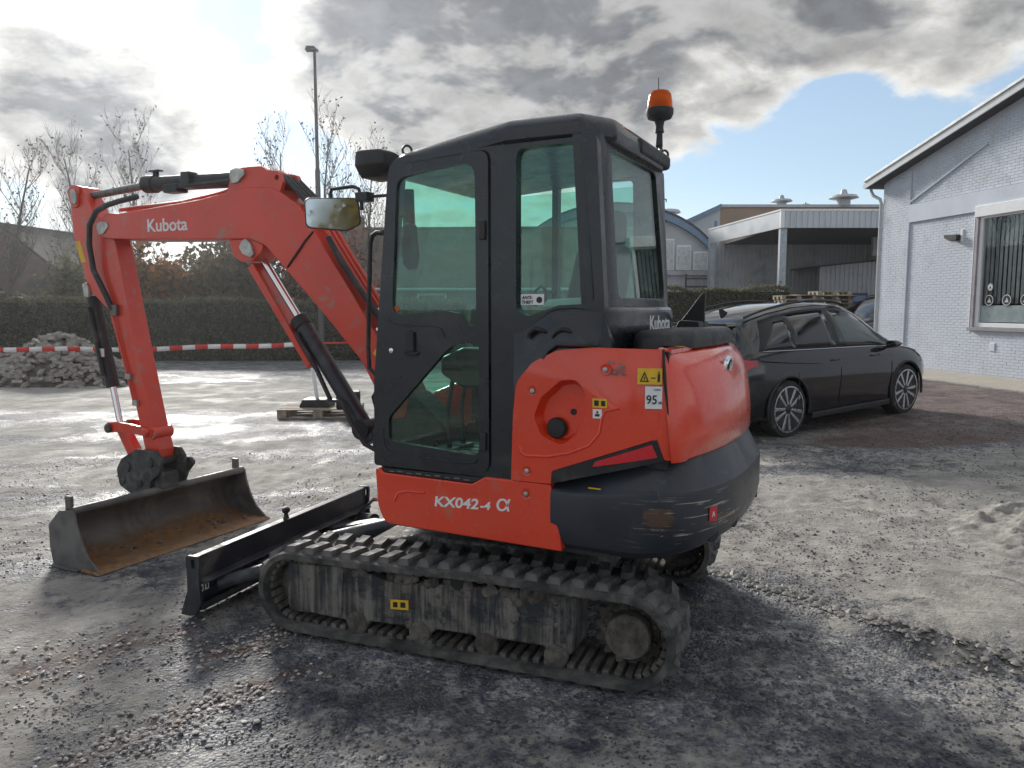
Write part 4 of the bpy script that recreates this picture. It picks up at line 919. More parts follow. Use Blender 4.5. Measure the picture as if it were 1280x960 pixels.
# --- ditching bucket
def bucket():
    y0, y1 = -.63, .77
    inn = spline([(2.445,.004),(2.60,.016),(2.74,.028),(2.84,.075),(2.885,.165),(2.870,.255),(2.81,.325),(2.74,.362),(2.675,.372)], 4)
    o2 = inset(inn, -.022)
    m = MB(); n = len(inn)
    for y in (y0+.001, y1-.001): m.v += [(x, y, z) for x, z in inn]+[(x, y, z) for x, z in o2]
    for i in range(n-1):
        m.f += [(i, i+1, 2*n+i+1, 2*n+i), (n+i, n+i+1, 3*n+i+1, 3*n+i)]
    m.f += [(0, n, 3*n, 2*n), (n-1, 2*n-1, 4*n-1, 3*n-1)]
    b = up(m, 'bucket', M_bkt, ang=50)
    ck = [(2.430,.000),(2.905,-.002),(2.932,.12),(2.930,.262),(2.815,.366),(2.668,.385),(2.655,.30),(2.615,.19),(2.555,.095)]
    ck = fillet(ck, [.01,.02,.05,.03,.03,.02,.1,.15,.1], 4)
    for y in (y0-.012, y1-.004): MB().prism(ck, y, y+.016).build('cheek_plate', M_bkt2, b, bevel=.003)
    MB().prism([(2.432,.0),(2.60,.0),(2.60,.020),(2.46,.018)], y0-.03, y1+.03).build('cutting_edge', M_bkt, b, bevel=.003)
    MB().prism([(2.90,.0),(2.62,.0),(2.62,.012),(2.90,.012)], y1+.01, y1+.045).build('wear_strip', M_bkt2, b, bevel=.002)
    MB().tube([(2.690,y0,.374),(2.690,y1,.374)], .026, 14).build('top_bar', M_bkt2, b)
    for y in (y0+.005, y1-.03): MB().bx(2.72,2.775,y,y+.024,.35,.462).build('top_tab', M_bkt2, b, bevel=.003)
    for y in (-.02, .135): MB().prism([(2.70,.36),(2.95,.33),(2.98,.45),(2.80,.47)], y, y+.03).build('hanger_plate', M_bkt, b, bevel=.004)
    m = MB()
    for i in range(30):
        x = random.uniform(2.55, 2.83); y = random.uniform(y0+.05, y1-.3); r = random.uniform(.006, .020)
        m.lathe([(r, .015), (r*.9, .022), (r*.4, .030)], (x, y, .008), 'z', 7)
    tag(m.build('soil_crumbs', M_mud, b), kind='stuff')
bucket()
# ------------------------------------------------------------------ car
M_car = paint('black_car_paint', (.005, .006, .009), .07, var=.02, coat=.6)
M_carp = paint('car_black_trim', (.012,.012,.013), .45, var=.1)
M_dglass = paint('dark_privacy_glass', (.006,.007,.008), .03, var=0, coat=.6)
M_fglass = paint('door_window_glass', (.030,.045,.042), .03, var=0, coat=.8)
M_tyre = paint('tyre_rubber', (.022,.022,.023), .8, var=.15, vs=12, dust=(.13,.125,.115), dusta=.2, ds=9)
M_rimd = paint('dark_wheel_paint', (.03,.031,.034), .35, metal=.3, var=.05)
M_rim = paint('machined_wheel_face', (.55,.56,.58), .28, metal=.85, var=.05)
M_tail = paint('red_tail_lamp', (.40,.012,.018), .15, var=.05, coat=.6)
ST = [ # x, zbot, belt, top, mid half width, belt half width, top half width
 (-2.345, 0.48, 0.86, 0.92, 0.66, 0.62, 0.5),
 (-2.33, 0.36, 0.98, 1.02, 0.76, 0.72, 0.58),
 (-2.27, 0.28, 1.07, 1.13, 0.845, 0.79, 0.6),
 (-2.15, 0.25, 1.118, 1.246, 0.885, 0.825, 0.585),
 (-2.02, 0.235, 1.139, 1.428, 0.905, 0.842, 0.565),
 (-1.92, 0.23, 1.145, 1.51, 0.913, 0.848, 0.56),
 (-1.7, 0.22, 1.14, 1.57, 0.925, 0.858, 0.565),
 (-1.385, 0.21, 1.13, 1.635, 0.93, 0.864, 0.57),
 (-0.9, 0.2, 1.115, 1.699, 0.932, 0.87, 0.575),
 (-0.4, 0.2, 1.1, 1.72, 0.932, 0.872, 0.575),
 (0.0, 0.2, 1.09, 1.703, 0.93, 0.872, 0.57),
 (0.35, 0.2, 1.08, 1.65, 0.93, 0.87, 0.565),
 (0.65, 0.2, 1.065, 1.541, 0.929, 0.868, 0.57),
 (0.95, 0.2, 1.047, 1.373, 0.928, 0.862, 0.6),
 (1.2, 0.205, 1.027, 1.209, 0.927, 0.855, 0.65),
 (1.385, 0.21, 1.005, 1.105, 0.926, 0.845, 0.7),
 (1.613, 0.215, 0.98, 1.05, 0.92, 0.83, 0.7),
 (1.828, 0.225, 0.935, 0.995, 0.9, 0.8, 0.66),
 (1.983, 0.24, 0.86, 0.92, 0.86, 0.755, 0.6),
 (2.077, 0.27, 0.76, 0.82, 0.8, 0.7, 0.52),
 (2.125, 0.34, 0.63, 0.69, 0.7, 0.6, 0.42)]
def car_at(x):
    for a, b in zip(ST, ST[1:]):
        if a[0] <= x <= b[0]:
            u = (x-a[0])/(b[0]-a[0]); return [p+(q-p)*u for p, q in zip(a, b)]
def car_side(x, t, off=0.):
    """point on the right flank between belt (t=0) and roof edge (t=1)"""
    s = car_at(x); y0, z0, y1, z1 = s[5], s[2], s[6], s[3]-.055
    y = y0+(y1-y0)*t+.030*math.sin(t*math.pi); z = z0+(z1-z0)*t
    return (x, -(y+off), z)
def car_section(s):
    x, zb, be, tp, wm, wb, wt = s
    pr = [(0,zb),(wm*.84,zb),(wm*.955,zb+.05),(wm*.985,zb+.12),(wm*.985,zb+.26),(wm,zb+(be-zb)*.55),(wm*.995,be-.17),(wm*.972,be-.075),(wb+.012,be-.018),(wb,be)]
    for t in (.25,.5,.75,1.0): pr.append((wb+(wt-wb)*t+.030*math.sin(t*math.pi), be+(tp-.055-be)*t))
    pr += [(wt-.05,tp-.022),(wt*.62,tp-.004),(0,tp)]
    return [(x,-y,z) for y, z in pr]+[(x,y,z) for y, z in reversed(pr[1:-1])]
def build_car():
    root = empty('parked_car')
    m = MB().rings([car_section(s) for s in ST])
    me = m.mesh('body'); body = bpy.data.objects.new('body', me); COL.objects.link(body)
    cut = MB()
    for x in (-1.385, 1.385):
        for s_ in (-1, 1): cut.lathe([(.415, .60*s_), (.415, 1.1*s_)], (x, 0, .375), 'y', 36)
    co_ = bpy.data.objects.new('cut', cut.mesh('cut')); COL.objects.link(co_)
    md = body.modifiers.new('b', 'BOOLEAN'); md.operation = 'DIFFERENCE'; md.object = co_; md.solver = 'EXACT'
    bpy.context.view_layer.update()
    me2 = bpy.data.meshes.new_from_object(body.evaluated_get(bpy.context.evaluated_depsgraph_get()))
    bpy.data.objects.remove(body); bpy.data.objects.remove(co_); me2.name = 'body'
    body = link('body', me2, M_car, root, ang=38)
    def patch(x0, x1, t0, t1, off, nx=8, nt=5):
        """glass following the flank; x0,x1 give the edge position at a height t"""
        m = MB(); 
        for j in range(nt+1):
            t = t0+(t1-t0)*j/nt; a, b = x0(t), x1(t)
            for i in range(nx+1): m.v.append(car_side(a+(b-a)*i/nx, t, off))
        for j in range(nt):
            for i in range(nx): m.f.append((j*(nx+1)+i, j*(nx+1)+i+1, (j+1)*(nx+1)+i+1, (j+1)*(nx+1)+i))
        return m
    def both(name, mb, mat, par=root):
        for s_ in (1, -1):
            q = MB(); q.v = [(x, y*s_, z) for x, y, z in mb.v]; q.f = list(mb.f); o = q.build(name, mat, par, ang=60)
            md = o.modifiers.new('s', 'SOLIDIFY'); md.thickness = .004; md.offset = 0
    fr_edge = lambda t: 1.16-.62*t-.10*t*t
    both('window_band', patch(lambda t: -1.90+.30*t, lambda t: fr_edge(t)+.03, .02, .95, .003), M_carp)
    both('side_window', patch(lambda t: -1.84+.58*t, lambda t: -1.18, .06, .80, .006), M_dglass)
    both('side_window', patch(lambda t: -1.16, lambda t: -.32+.02*t, .07, .90, .006), M_dglass)
    both('side_window', patch(lambda t: -.22+.03*t, lambda t: fr_edge(t)-.06, .06, .90, .006), M_fglass)
    def rail(pts, r, name, mat):
        for s_ in (1, -1): MB().tube([(x, y*s_, z) for x, y, z in pts], r, 8).build(name, mat, root)
    rail([car_side(x, .0, .010) for x in np.linspace(-1.84, 1.08, 14)], .008, 'window_trim', M_chrome)
    rail([car_side(x, -.34, .008) for x in np.linspace(-2.1, -.75, 10)], .006, 'shoulder_crease', M_car)
    rail([(x, -(car_at(x)[6]-.03), car_at(x)[3]+.012+.010*math.sin(max(0, min(1, (x+1.95)/2.4))*math.pi)**.5) for x in np.linspace(-1.80, .35, 14)], .017, 'roof_rail', M_carp)
    for xs in (-1.19, -.27, .98):            # door gaps
        pts = [car_side(xs, .0, .004)]+[(xs-.02*(k > 2), -(car_at(xs)[4]*f+.002), z) for k, (f, z) in enumerate(((.978,.93),(.998,.80),(1.002,.62),(.99,.45),(.985,.34)))]
        rail(pts, .004, 'door_gap', M_ink)
    for x in (-.42, .55): 
        for s_ in (1, -1): MB().tube([(x-.10, -.918*s_, .945), (x-.07, -.945*s_, .950), (x+.07, -.945*s_, .950), (x+.10, -.918*s_, .945)], [.010,.013,.013,.010], 8).build('door_handle', M_car, root)
    for s_ in (1, -1):                       # door mirror, tail lamp, head lamp, arch trim, sill
        mh = MB().rings([[(x, -s_*(1.00+.075*math.cos(a)), 1.085+.055*math.sin(a)*k) for a in np.linspace(0, 2*math.pi, 15)[:-1]] for x, k in ((.80,.9),(.83,1.0),(.90,1.0),(.95,.75),(.98,.3))])
        o = mh.build('door_mirror', M_car, root, ang=60); MB().tube([(.88,-s_*.86,1.03),(.88,-s_*.96,1.05)], .022, 8).build('mirror_stem', M_carp, o)
        tl = MB().rings([[(x, -s_*y, z) for x, y, z in q] for q in ([(-1.98,.900,1.045),(-1.98,.918,.985),(-1.98,.89,.985),(-1.98,.88,1.045)], [(-2.17,.862,1.060),(-2.17,.890,.93),(-2.17,.85,.93),(-2.17,.83,1.060)], [(-2.285,.785,1.050),(-2.305,.80,.925),(-2.27,.77,.925),(-2.25,.75,1.050)], [(-2.330,.60,1.010),(-2.350,.60,.935),(-2.32,.60,.935),(-2.30,.60,1.010)])])
        tl.build('tail_lamp', M_tail, root, bevel=.006)
        MB().rings([[(x, -s_*y, z) for x, y, z in q] for q in ([(1.84,.885,.83),(1.84,.90,.77),(1.84,.86,.77)], [(2.01,.80,.80),(2.02,.81,.73),(1.99,.78,.73)], [(2.08,.62,.77),(2.095,.62,.71),(2.05,.62,.71)])]).build('head_lamp', M_rim, root, bevel=.004)
        for x in (-1.385, 1.385):
            MB().tube([(x+.425*math.cos(a), -s_*.925, .375+.425*math.sin(a)) for a in np.linspace(R(-12), R(192), 20)], .017, 8).build('arch_trim', M_carp, root)
        MB().bx(-.92,.92,min(-s_*.90,-s_*.945),max(-s_*.90,-s_*.945),.205,.285).build('sill', M_carp, root, bevel=.015)
    # rear window, plate, bumper insert, badge plate, antenna, wiper, exhaust trim
    rw = MB(); 
    for j in range(5):
        t = j/4; z = 1.17+.27*t; x = -2.25+.22*t
        for i in range(9): y = (-.70+.12*t)+(1.40-.24*t)*i/8; rw.v.append((x+.09*(abs(y)/.75)**3-.008, y, z))
    rw.f = [(j*9+i, j*9+i+1, (j+1)*9+i+1, (j+1)*9+i) for j in range(4) for i in range(8)]
    o = rw.build('rear_window', M_dglass, root); md = o.modifiers.new('s', 'SOLIDIFY'); md.thickness = .01
    MB().prism(fillet([(-.54,1.455),(.54,1.455),(.50,1.50),(-.50,1.50)], .01), -2.11, -1.88, 'x').build('roof_spoiler', M_car, root, bevel=.012)
    MB().bx(-2.352,-2.335,-.26,.26,.72,.83).build('number_plate', paint('plate_yellow', (.70,.45,.03), .5), root, bevel=.004)
    MB().bx(-2.36,-2.20,-.70,.70,.26,.42).build('bumper_insert', M_carp, root, bevel=.03)
    MB().prism([(-1.45,1.595),(-1.63,1.575),(-1.645,1.665),(-1.61,1.67)], -.015, .015).build('roof_antenna', M_carp, root, bevel=.006)
    def wheel(x, s_):
        w = empty('wheel', (x, -s_*.815, .375), 0, root) if False else None
        ty = MB().lathe([(.262,-.115),(.300,-.122),(.355,-.115),(.374,-.085),(.378,0),(.374,.085),(.355,.115),(.300,.122),(.262,.115)], (0,0,0), 'y', 44)
        t = ty.build('wheel', M_tyre, root, loc=(x, -s_*.80, .375), ang=50)
        MB().lathe([(.05,.03),(.278,.03),(.278,.112),(.300,.120),(.300,.126),(.286,.126),(.278,.10),(.266,.06),(.05,.055)], (0,0,0), 'y', 40).build('rim', M_rimd, t, rot=(0,0,math.pi if s_ > 0 else 0), ang=40)
        MB().lathe([(.284,.1265),(.284,.1285),(.302,.1275),(.302,.1250)], (0,0,0), 'y', 44, caps=False).build('rim_edge', M_rim, t, rot=(0,0,math.pi if s_ > 0 else 0))
        for k in range(5):
            a = 2*math.pi*k/5+.3+x; M = Matrix.Rotation(a, 4, 'Y')
            for d, mt in ((-1, M_rim), (1, M_rim)):
                MB().prism([(.055,.004*d),(.060,.036*d),(.276,.098*d),(.284,.046*d)], .085, .118, M=M).build('spoke', mt, t, bevel=.006, rot=(0,0,math.pi if s_ > 0 else 0))
            MB().prism([(.04,-.022),(.04,.022),(.255,.052),(.255,-.052)], .07, .098, M=M).build('spoke', M_rimd, t, rot=(0,0,math.pi if s_ > 0 else 0))
        MB().lathe([(.062,.07),(.060,.112),(.040,.118),(.01,.119)], (0,0,0), 'y', 20).build('hub_cap', M_rimd, t, rot=(0,0,math.pi if s_ > 0 else 0))
    for x in (-1.385, 1.385):
        for s_ in (1, -1): wheel(x, s_)
    # underbody
    MB().bx(-2.1,2.0,-.62,.62,.20,.55).build('underbody', M_carp, root)
    return root
car = build_car(); car.location = (4.20, 11.14, .035); car.rotation_euler = (0, -.034, R(33.9))
tag(car, 'black sport utility car with dark glass parked behind the excavator', 'car')
car2 = copy_tree(car); car2.location = (12.6, 25.2, .10); car2.rotation_euler = (0, 0, R(195)); car2.scale = (1.15, 1.15, 1.18)
tag(car2, 'dark vehicle half hidden by the corner of the white brick building', 'car')

# ------------------------------------------------------------------ white brick building (gable end towards the yard)
M_wbrick = paint('white_painted_brick', (.55,.59,.66), .62, var=.06, vs=1.6, dust=(.52,.53,.55), dusta=.22, ds=2.2, bump=.35, bs=70)
M_wpaint = paint('white_painted_render', (.535,.575,.645), .65, var=.05, vs=1.5, bump=.2, bs=40)
M_trim = paint('grey_white_fascia', (.52,.54,.55), .5, var=.06)
M_pvc = paint('white_window_frame', (.80,.81,.82), .35, var=.02)
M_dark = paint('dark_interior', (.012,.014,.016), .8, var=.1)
M_roofdark = paint('dark_roofing', (.06,.06,.065), .8, var=.1)
BW = empty('white_brick_building', (10.33, 21.3, .06), math.atan2(-.986, .166))
tag(BW, 'white painted brick building with sloping roof and shop window', 'building')
SLP = .246
gab = [(0,0),(14,0),(14,5.05),(7,5.05+7*SLP),(0,5.05)]
win = [(3.50,1.16),(6.60,1.16),(6.60,3.74),(3.50,3.74)]
wall = MB().prism(gab, .0065, .33, holes=[win]).build('wall', M_wpaint, BW, smooth=False)
MB().bx(0,.3,.33,9.0,0,5.05).build('wall', M_wpaint, BW, smooth=False); MB().bx(13.7,14,.33,9.0,0,5.05).build('wall', M_wpaint, BW, smooth=False); MB().prism(gab, 8.7, 9.0).build('wall', M_wpaint, BW, smooth=False)
rf_ = [(-.42,5.05-.42*SLP),(7,5.05+7*SLP),(14.42,5.05-.42*SLP)]
roof_ = MB().prism(rf_+[(x, z+.16) for x, z in reversed(rf_)], -.30, 9.3).build('roof', M_roofdark, BW, smooth=False)
MB().prism(rf_[:2]+[(7, rf_[1][1]+.20),(-.42, rf_[0][1]+.20)], -.335, -.302).build('verge_board', M_trim, roof_, bevel=.004)
MB().prism([(-.46, rf_[0][1]+.17),(7, rf_[1][1]+.17),(7, rf_[1][1]+.235),(-.46, rf_[0][1]+.235)], -.36, -.20).build('verge_cap', paint('light_metal_trim', (.62,.64,.64), .4, metal=.2), roof_, bevel=.006)
MB().tube([(-.50,y,5.02) for y in (-.30,2,5,9.2)], .075, 12).build('gutter', M_trim, roof_)
MB().tube([(-.50,-.10,5.0),(-.48,-.10,4.88),(-.36,-.10,4.74),(-.14,-.05,4.62),(-.10,-.03,4.5),(-.10,-.03,4.0)], .045, 10).build('downpipe', M_trim, roof_, ang=70)
MB().tube([(-.10,-.03,4.05),(-.10,-.03,.1)], .045, 10).build('downpipe', M_trim, roof_)
MB().bx(1.10,8.0,-.055,.028,3.84,4.30).build('concrete_band', M_wpaint, BW, bevel=.006)
MB().prism([(1.10,4.36),(3.60,5.34),(3.60,5.39),(1.10,4.41)], -.045, .028).build('sloped_moulding', M_wpaint, BW, bevel=.004)
# bricks: painted stretcher courses standing proud of the joints
def bricks():
    spots = []; ch = .0665; bl = .22
    for r in range(int(6.9/ch)):
        z = r*ch; 
        for k in range(-1, int(7.6/bl)+1):
            x0 = k*bl+(bl/2 if r % 2 else 0); x1 = x0+bl-.008
            for lo, hi, yf in ((0.0, 1.085, -.035), (1.115, 7.6, 0.0)) if not (1.02 < z+ch and z < 3.95) else ((0.0, 1.085, -.035), (1.115, 3.37, 0.0), (6.74, 7.6, 0.0)):
                a, b = max(x0, lo), min(x1, hi)
                if b-a < .03 or z+ch-.01 > 5.05+a*SLP-.05: continue
                if b > 1.12 and z+.055 > 3.83 and z < 4.31: continue
                spots.append((a, b, z, z+ch-.0075, yf))
    far = [s for s in spots]
    far.sort(key=lambda s: abs(s[0]-3.0)+abs(s[2]-2.0)*1.2); own, rest = far[:300], far[300:]
    unit = MB().bx(0,1,0,1,0,1).mesh('brick'); unit.materials.append(M_wbrick)
    for (a, b, z0, z1, yf) in own:
        o = bpy.data.objects.new('brick', unit); COL.objects.link(o); o.parent = wall
        j = random.uniform(-.0012, .0010); o.location = (a, yf-.002+j, z0+random.uniform(-.0015,.0015)); o.scale = (b-a, .034-yf, z1-z0)
    m = MB()
    for (a, b, z0, z1, yf) in rest:
        j = random.uniform(-.0012, .0010); m.bx(a, b, yf-.002+j, .032, z0, z1)
    tag(m.build('brickwork', M_wbrick, wall, smooth=False), kind='stuff')
bricks()
MB().bx(0,1.10,-.0285,.029,0,5.0).build('corner_pier', M_wpaint, BW, smooth=False)
# shop window
wf = MB().prism([(3.50,1.16),(6.60,1.16),(6.60,3.74),(3.50,3.74)], -.01, .09, holes=[[(3.60,1.26),(6.50,1.26),(6.50,3.66),(3.60,3.66)]]).build('window', M_pvc, BW, bevel=.006)
MB().bx(3.58,6.52,.035,.045,1.24,3.68).build('pane', glass_mat('shop_glass', (.86,.89,.89)), wf, smooth=False)
MB().bx(3.42,6.70,-.10,.05,3.70,3.96).build('shutter_box', M_pvc, wf, bevel=.012)
MB().bx(3.40,3.50,-.06,.04,1.10,3.72).build('shutter_guide', paint('mauve_grey_post', (.30,.27,.30), .5), wf, bevel=.005)
MB().bx(3.38,3.405,-.065,.0,1.10,3.72).build('guide_edge', M_pvc, wf, bevel=.003)
MB().bx(3.36,6.72,-.09,.09,1.075,1.155).build('window_sill', paint('grey_sill', (.24,.23,.25), .6), wf, bevel=.006)
MB().bx(3.62,6.48,.050,.056,1.28,1.66).build('frosted_film', paint('frosted_film', (.80,.82,.84), .5), wf, smooth=False)
for i in range(22):
    x = 3.66+i*.125; MB().bx(x,x+.085,.085+.004*(i % 3),.088+.004*(i % 3),1.70,3.66).build('blind_slat', paint('grey_blind', (.30,.31,.32), .7) if i == 0 else bpy.data.materials['grey_blind'], wf, smooth=False, rot=(0,0,0))
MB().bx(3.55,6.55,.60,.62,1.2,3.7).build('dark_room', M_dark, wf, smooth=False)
for x, z, r, m_ in ((3.86,1.78,.135,M_dark),(4.36,1.78,.135,M_dark),(4.86,1.78,.135,M_dark),(3.87,2.08,.085,M_pvc)):
    s_ = MB().lathe([(r,.030),(r,.033)], (x,0,z), 'y', 26).build('round_sticker', m_, wf)
    MB().lathe([(r*.90,.0285),(r*.90,.0298),(r*.80,.0298),(r*.80,.0285)], (x,0,z), 'y', 26, caps=False).build('sticker_ring', M_pvc if m_ is M_dark else M_dark, s_)
    MB().prism([(x-r*.45,z-r*.35),(x+r*.45,z-r*.40),(x+r*.05,z+r*.45),(x-r*.1,z+r*.05)], .028, .0297).build('sticker_motif', paint('pale_motif', (.50,.52,.53), .6) if m_ is M_dark else M_dark, s_)
lm = MB().bx(2.93,2.99,-.03,.0,3.18,3.48).build('wall_lamp', M_pvc, BW, bevel=.004)
MB().prism(fillet([(2.50,3.40),(2.95,3.36),(2.95,3.22),(2.75,3.21),(2.55,3.30)], .03), -.16, -.035).build('lamp_shade', M_carp, lm, bevel=.02)
MB().bx(4.0,4.16,-.022,-.0,.62,.80).build('wall_vent', M_wbrick, BW, bevel=.01)
# paved strip in front of the gable
def pav_mat():
    t = NT('sandy_paving'); co = t.co(); 
    b = t.nd('ShaderNodeTexBrick', {'Vector': co, 'Scale': 4.6, 'Color1': (.40,.36,.30), 'Color2': (.48,.44,.37), 'Mortar': (.22,.20,.17), 'Mortar Size': .012})
    n = t.noise(co, 2.5, 7, .65, .4)
    t.set(col=t.mix(t.ramp(n, .38, .68), b.outputs[0], (.36,.32,.26)), rough=.8); t.bump(t.mth('ADD', n, b.outputs[1]), .4, .01); return t.m
pv = MB().bx(-1.5, 9.0, -2.0, .03, -.10, .050).build('pavement', pav_mat(), None, loc=BW.location, rot=BW.rotation_euler, smooth=False); tag(pv, kind='structure')
for i in range(11):
    x = -1.5+i*.955; o = MB().bx(x, x+.945, -2.13, -2.003, -.12, .062).build('kerb_stone', paint('kerb_concrete', (.27,.255,.235), .85, var=.15, bump=.4) if i == 0 else bpy.data.materials['kerb_concrete'], pv, bevel=.012)

# ------------------------------------------------------------------ grey metal hall with canopy
def corr(x0, x1, y, z0, z1, pitch=.22, d=.045, M=None):
    """upright trapezoid sheet facing -y"""
    m = MB(); n = int(round((x1-x0)/pitch)); P = []
    for i in range(n):
        a = x0+i*pitch; P += [(a, y), (a+pitch*.40, y), (a+pitch*.5, y-d), (a+pitch*.9, y-d)]
    P.append((x0+n*pitch, y)); k = len(P)
    m.v = [(p[0], p[1], z0) for p in P]+[(p[0], p[1], z1(p[0]) if callable(z1) else z1) for p in P]
    m.f = [(i, i+1, k+i+1, k+i) for i in range(k-1)]
    if M: m.v = [tuple(M @ Vector(q)) for q in m.v]
    return m
M_clad = paint('grey_metal_cladding', (.46,.48,.50), .5, metal=.1, var=.07, vs=.6, dust=(.25,.25,.25), dusta=.2, ds=.8)
M_cladl = paint('pale_metal_fascia', (.50,.53,.56), .45, metal=.15, var=.05, vs=.5)
M_blue = paint('blue_steel_trim', (.16,.25,.38), .45, var=.06)
M_brn = paint('rusty_brown_parapet', (.36,.25,.18), .7, var=.1, vs=.7)
HALL = empty('metal_hall', (11.25, 32, .05)); tag(HALL, 'grey corrugated metal hall with flat canopy on a post', 'building')
MB().bx(0,16,.0,9.0,4.98,5.10).build('canopy_deck', M_roofdark, HALL, smooth=False)
corr(0,15.9,-.06,4.95,5.66,.24,.04).build('canopy_fascia', M_cladl, HALL, smooth=False)
MB().bx(-.02,16,-.02,.02,4.95,5.66).build('canopy_fascia', M_cladl, HALL, smooth=False)
Ml = Matrix.Translation((0,0,0)) @ Matrix.Rotation(math.atan2(8,-.95), 4, 'Z')
MB().bx(0,8.06,-.03,.03,4.95,5.66, M=Ml).build('canopy_fascia', M_cladl, HALL, smooth=False)
MB().bx(-.06,.10,-.10,.06,4.95,5.70).bx(-.06,16,-.09,.0,5.64,5.72).build('fascia_trim', M_pvc, HALL)
MB().bx(0,8.06,-.05,.05,5.66,5.73, M=Ml).build('fascia_trim', M_pvc, HALL)
MB().bx(-.02,.26,.0,.26,0,4.95).build('canopy_post', paint('grey_post', (.38,.42,.46), .5), HALL, bevel=.02)
MB().bx(-.85,-.62,7.9,8.2,0,5.0).build('canopy_post', bpy.data.materials['grey_post'], HALL, bevel=.02)
corr(-.8,16,8.6,0,5.0,.22).build('wall', M_clad, HALL, smooth=False)
MB().bx(-.8,16,8.62,8.7,0,5.0).bx(-.8,5.2,8.45,8.55,2.40,2.50).build('wall_rail', M_clad, HALL)
wn = MB().bx(1.7,3.75,8.42,8.56,1.35,1.93).build('window', M_dark, HALL); MB().bx(1.55,3.95,8.40,8.60,1.93,2.0).build('window_header', M_clad, wn)
MB().lathe([(.12,-.3),(.14,-.05),(.10,0)], (-.35,8.5,2.35), 'y', 12).build('flood_lamp', M_pvc, HALL)
lt = lambda x: 3.75+(x-4.4)*.09
corr(3.7,9,5.0,0,lambda x: 3.62+(x-3.7)*.10).build('lean_to_wall', M_clad, HALL, smooth=False)
MB().prism([(3.6,3.60),(9,4.14),(9,4.22),(3.6,3.68)], 4.8, 8.6).build('lean_to_roof', M_roofdark, HALL, smooth=False)
sg = MB().bx(5.08,6.0,4.80,4.90,1.45,2.35).build('wall_sign', paint('navy_sign', (.03,.055,.16), .5), HALL, bevel=.01)
MB().bx(5.28,5.92,4.785,4.80,1.95,2.22).build('sign_panel', M_blue, sg); text('sign_print', 'GELADEN', .13, M_pvc, sg, facing((5.32,4.78,2.03), (1,0,0), (0,0,1)), xscale=.85) if False else None
for i in range(4): MB().bx(6.3,9.0,4.3+.2*i,4.35+.2*i,4.35+.14*i,4.47+.14*i).build('louvre_slat', M_pvc, HALL)
MB().bx(5.9,6.1,4.3,4.5,4.1,5.0).build('louvre_post', M_clad, HALL)
# upper hall behind
MB().bx(1.2,20,13.9,22,5.0,7.62).build('upper_hall', M_brn, HALL, smooth=False)
MB().bx(1.1,20.1,13.8,22.1,7.62,7.78).build('parapet_cap', M_trim, HALL)
MB().prism([(-1.4,6.35),(1.2,7.55),(1.2,7.80),(-1.4,6.62)], 13.6, 14.0).build('roof_verge', M_blue, HALL)
MB().prism([(-1.4,4.5),(1.2,4.5),(1.2,7.55),(-1.4,6.35)], 13.9, 21).build('side_hall', M_cladl, HALL, smooth=False)
for x, y, s_ in ((5.1,14.6,.75),(6.55,14.6,.32),(8.6,14.0,1.0)):
    v_ = MB().lathe([(.38*s_,7.7),(.38*s_,7.7+.42*s_)], (x,y,0), 'z', 16).build('roof_vent', M_clad, HALL)
    MB().lathe([(.50*s_,7.7+.38*s_),(.85*s_,7.7+.46*s_),(.72*s_,7.7+.62*s_),(.22*s_,7.7+.70*s_),(.15*s_,7.7+.95*s_),(.05*s_,7.7+1.0*s_)], (x,y,0), 'z', 18).build('vent_hood', M_clad, v_)
# arched hall with blue trim
AH = empty('arched_hall', (5.2, 42.5, .05)); tag(AH, 'hall with curved blue-edged gable and tall pale windows beside the metal hall', 'building')
arcp = [(6.1*math.sin(a), 7.05-3.2*(1-math.cos(a))*1.35) for a in np.linspace(-1.02, 1.02, 25)]
arcp = [(x+.6, z+.30) for x, z in arcp]
MB().prism([(arcp[0][0],0),(arcp[-1][0],0)]+list(reversed(arcp)), .3, 16).build('wall', M_clad, AH, smooth=False)
MB().prism(arcp+[(x, z-.42) for x, z in reversed(arcp)], -.05, .30).build('arch_trim', M_blue, AH, smooth=False)
MB().prism([(x, z+.10) for x, z in arcp]+[(x, z) for x, z in reversed(arcp)], -.12, 16.2).build('roof', M_roofdark, AH, smooth=False)
for i in range(6):
    x = .2+i*.95; zt2 = 6.1-.35*max(0, i-1.2)
    w_ = MB().bx(x,x+.82,.20,.28,3.75,max(4.2, zt2)).build('window', M_pvc, AH); MB().bx(x+.06,x+.76,.17,.20,3.83,max(4.2, zt2)-.08).build('pane', paint('pale_window_glass', (.55,.58,.58), .25) if i == 0 else bpy.data.materials['pale_window_glass'], w_)
MB().bx(3.0,7.2,-.1,.2,3.45,3.70).build('ledge', M_clad, AH)
corr(2.0,6.0,.1,0,3.45,.22).build('wall', M_cladl, AH, smooth=False)
fx = MB().bx(4.35,6.1,-.6,-.5,2.75,2.85).bx(4.35,6.1,-.6,-.5,3.2,3.27).bx(4.35,4.43,-.6,-.5,2.75,3.5).bx(6.0,6.1,-.6,-.5,2.75,3.5).build('balcony_rail', M_roofdark, AH)
MB().tube([(6.05,-.15,6.4),(6.05,-.15,3.6)], .09, 10).build('downpipe', M_blue, AH)
sgn = MB().bx(2.0,4.3,-.35,-.25,.9,2.30).build('advert_board', paint('dark_green_board', (.025,.10,.085), .5), AH, bevel=.01)
MB().bx(4.3,4.5,-.36,-.24,.3,2.45).build('board_post', M_pvc, sgn); MB().bx(2.0,4.4,-.36,-.24,2.30,2.40).build('board_frame', M_pvc, sgn)
text('board_print', 'GUARDS', .34, M_pvc, sgn, facing((2.45,-.356,1.22), (1,0,0), (0,0,1)), xscale=.95)
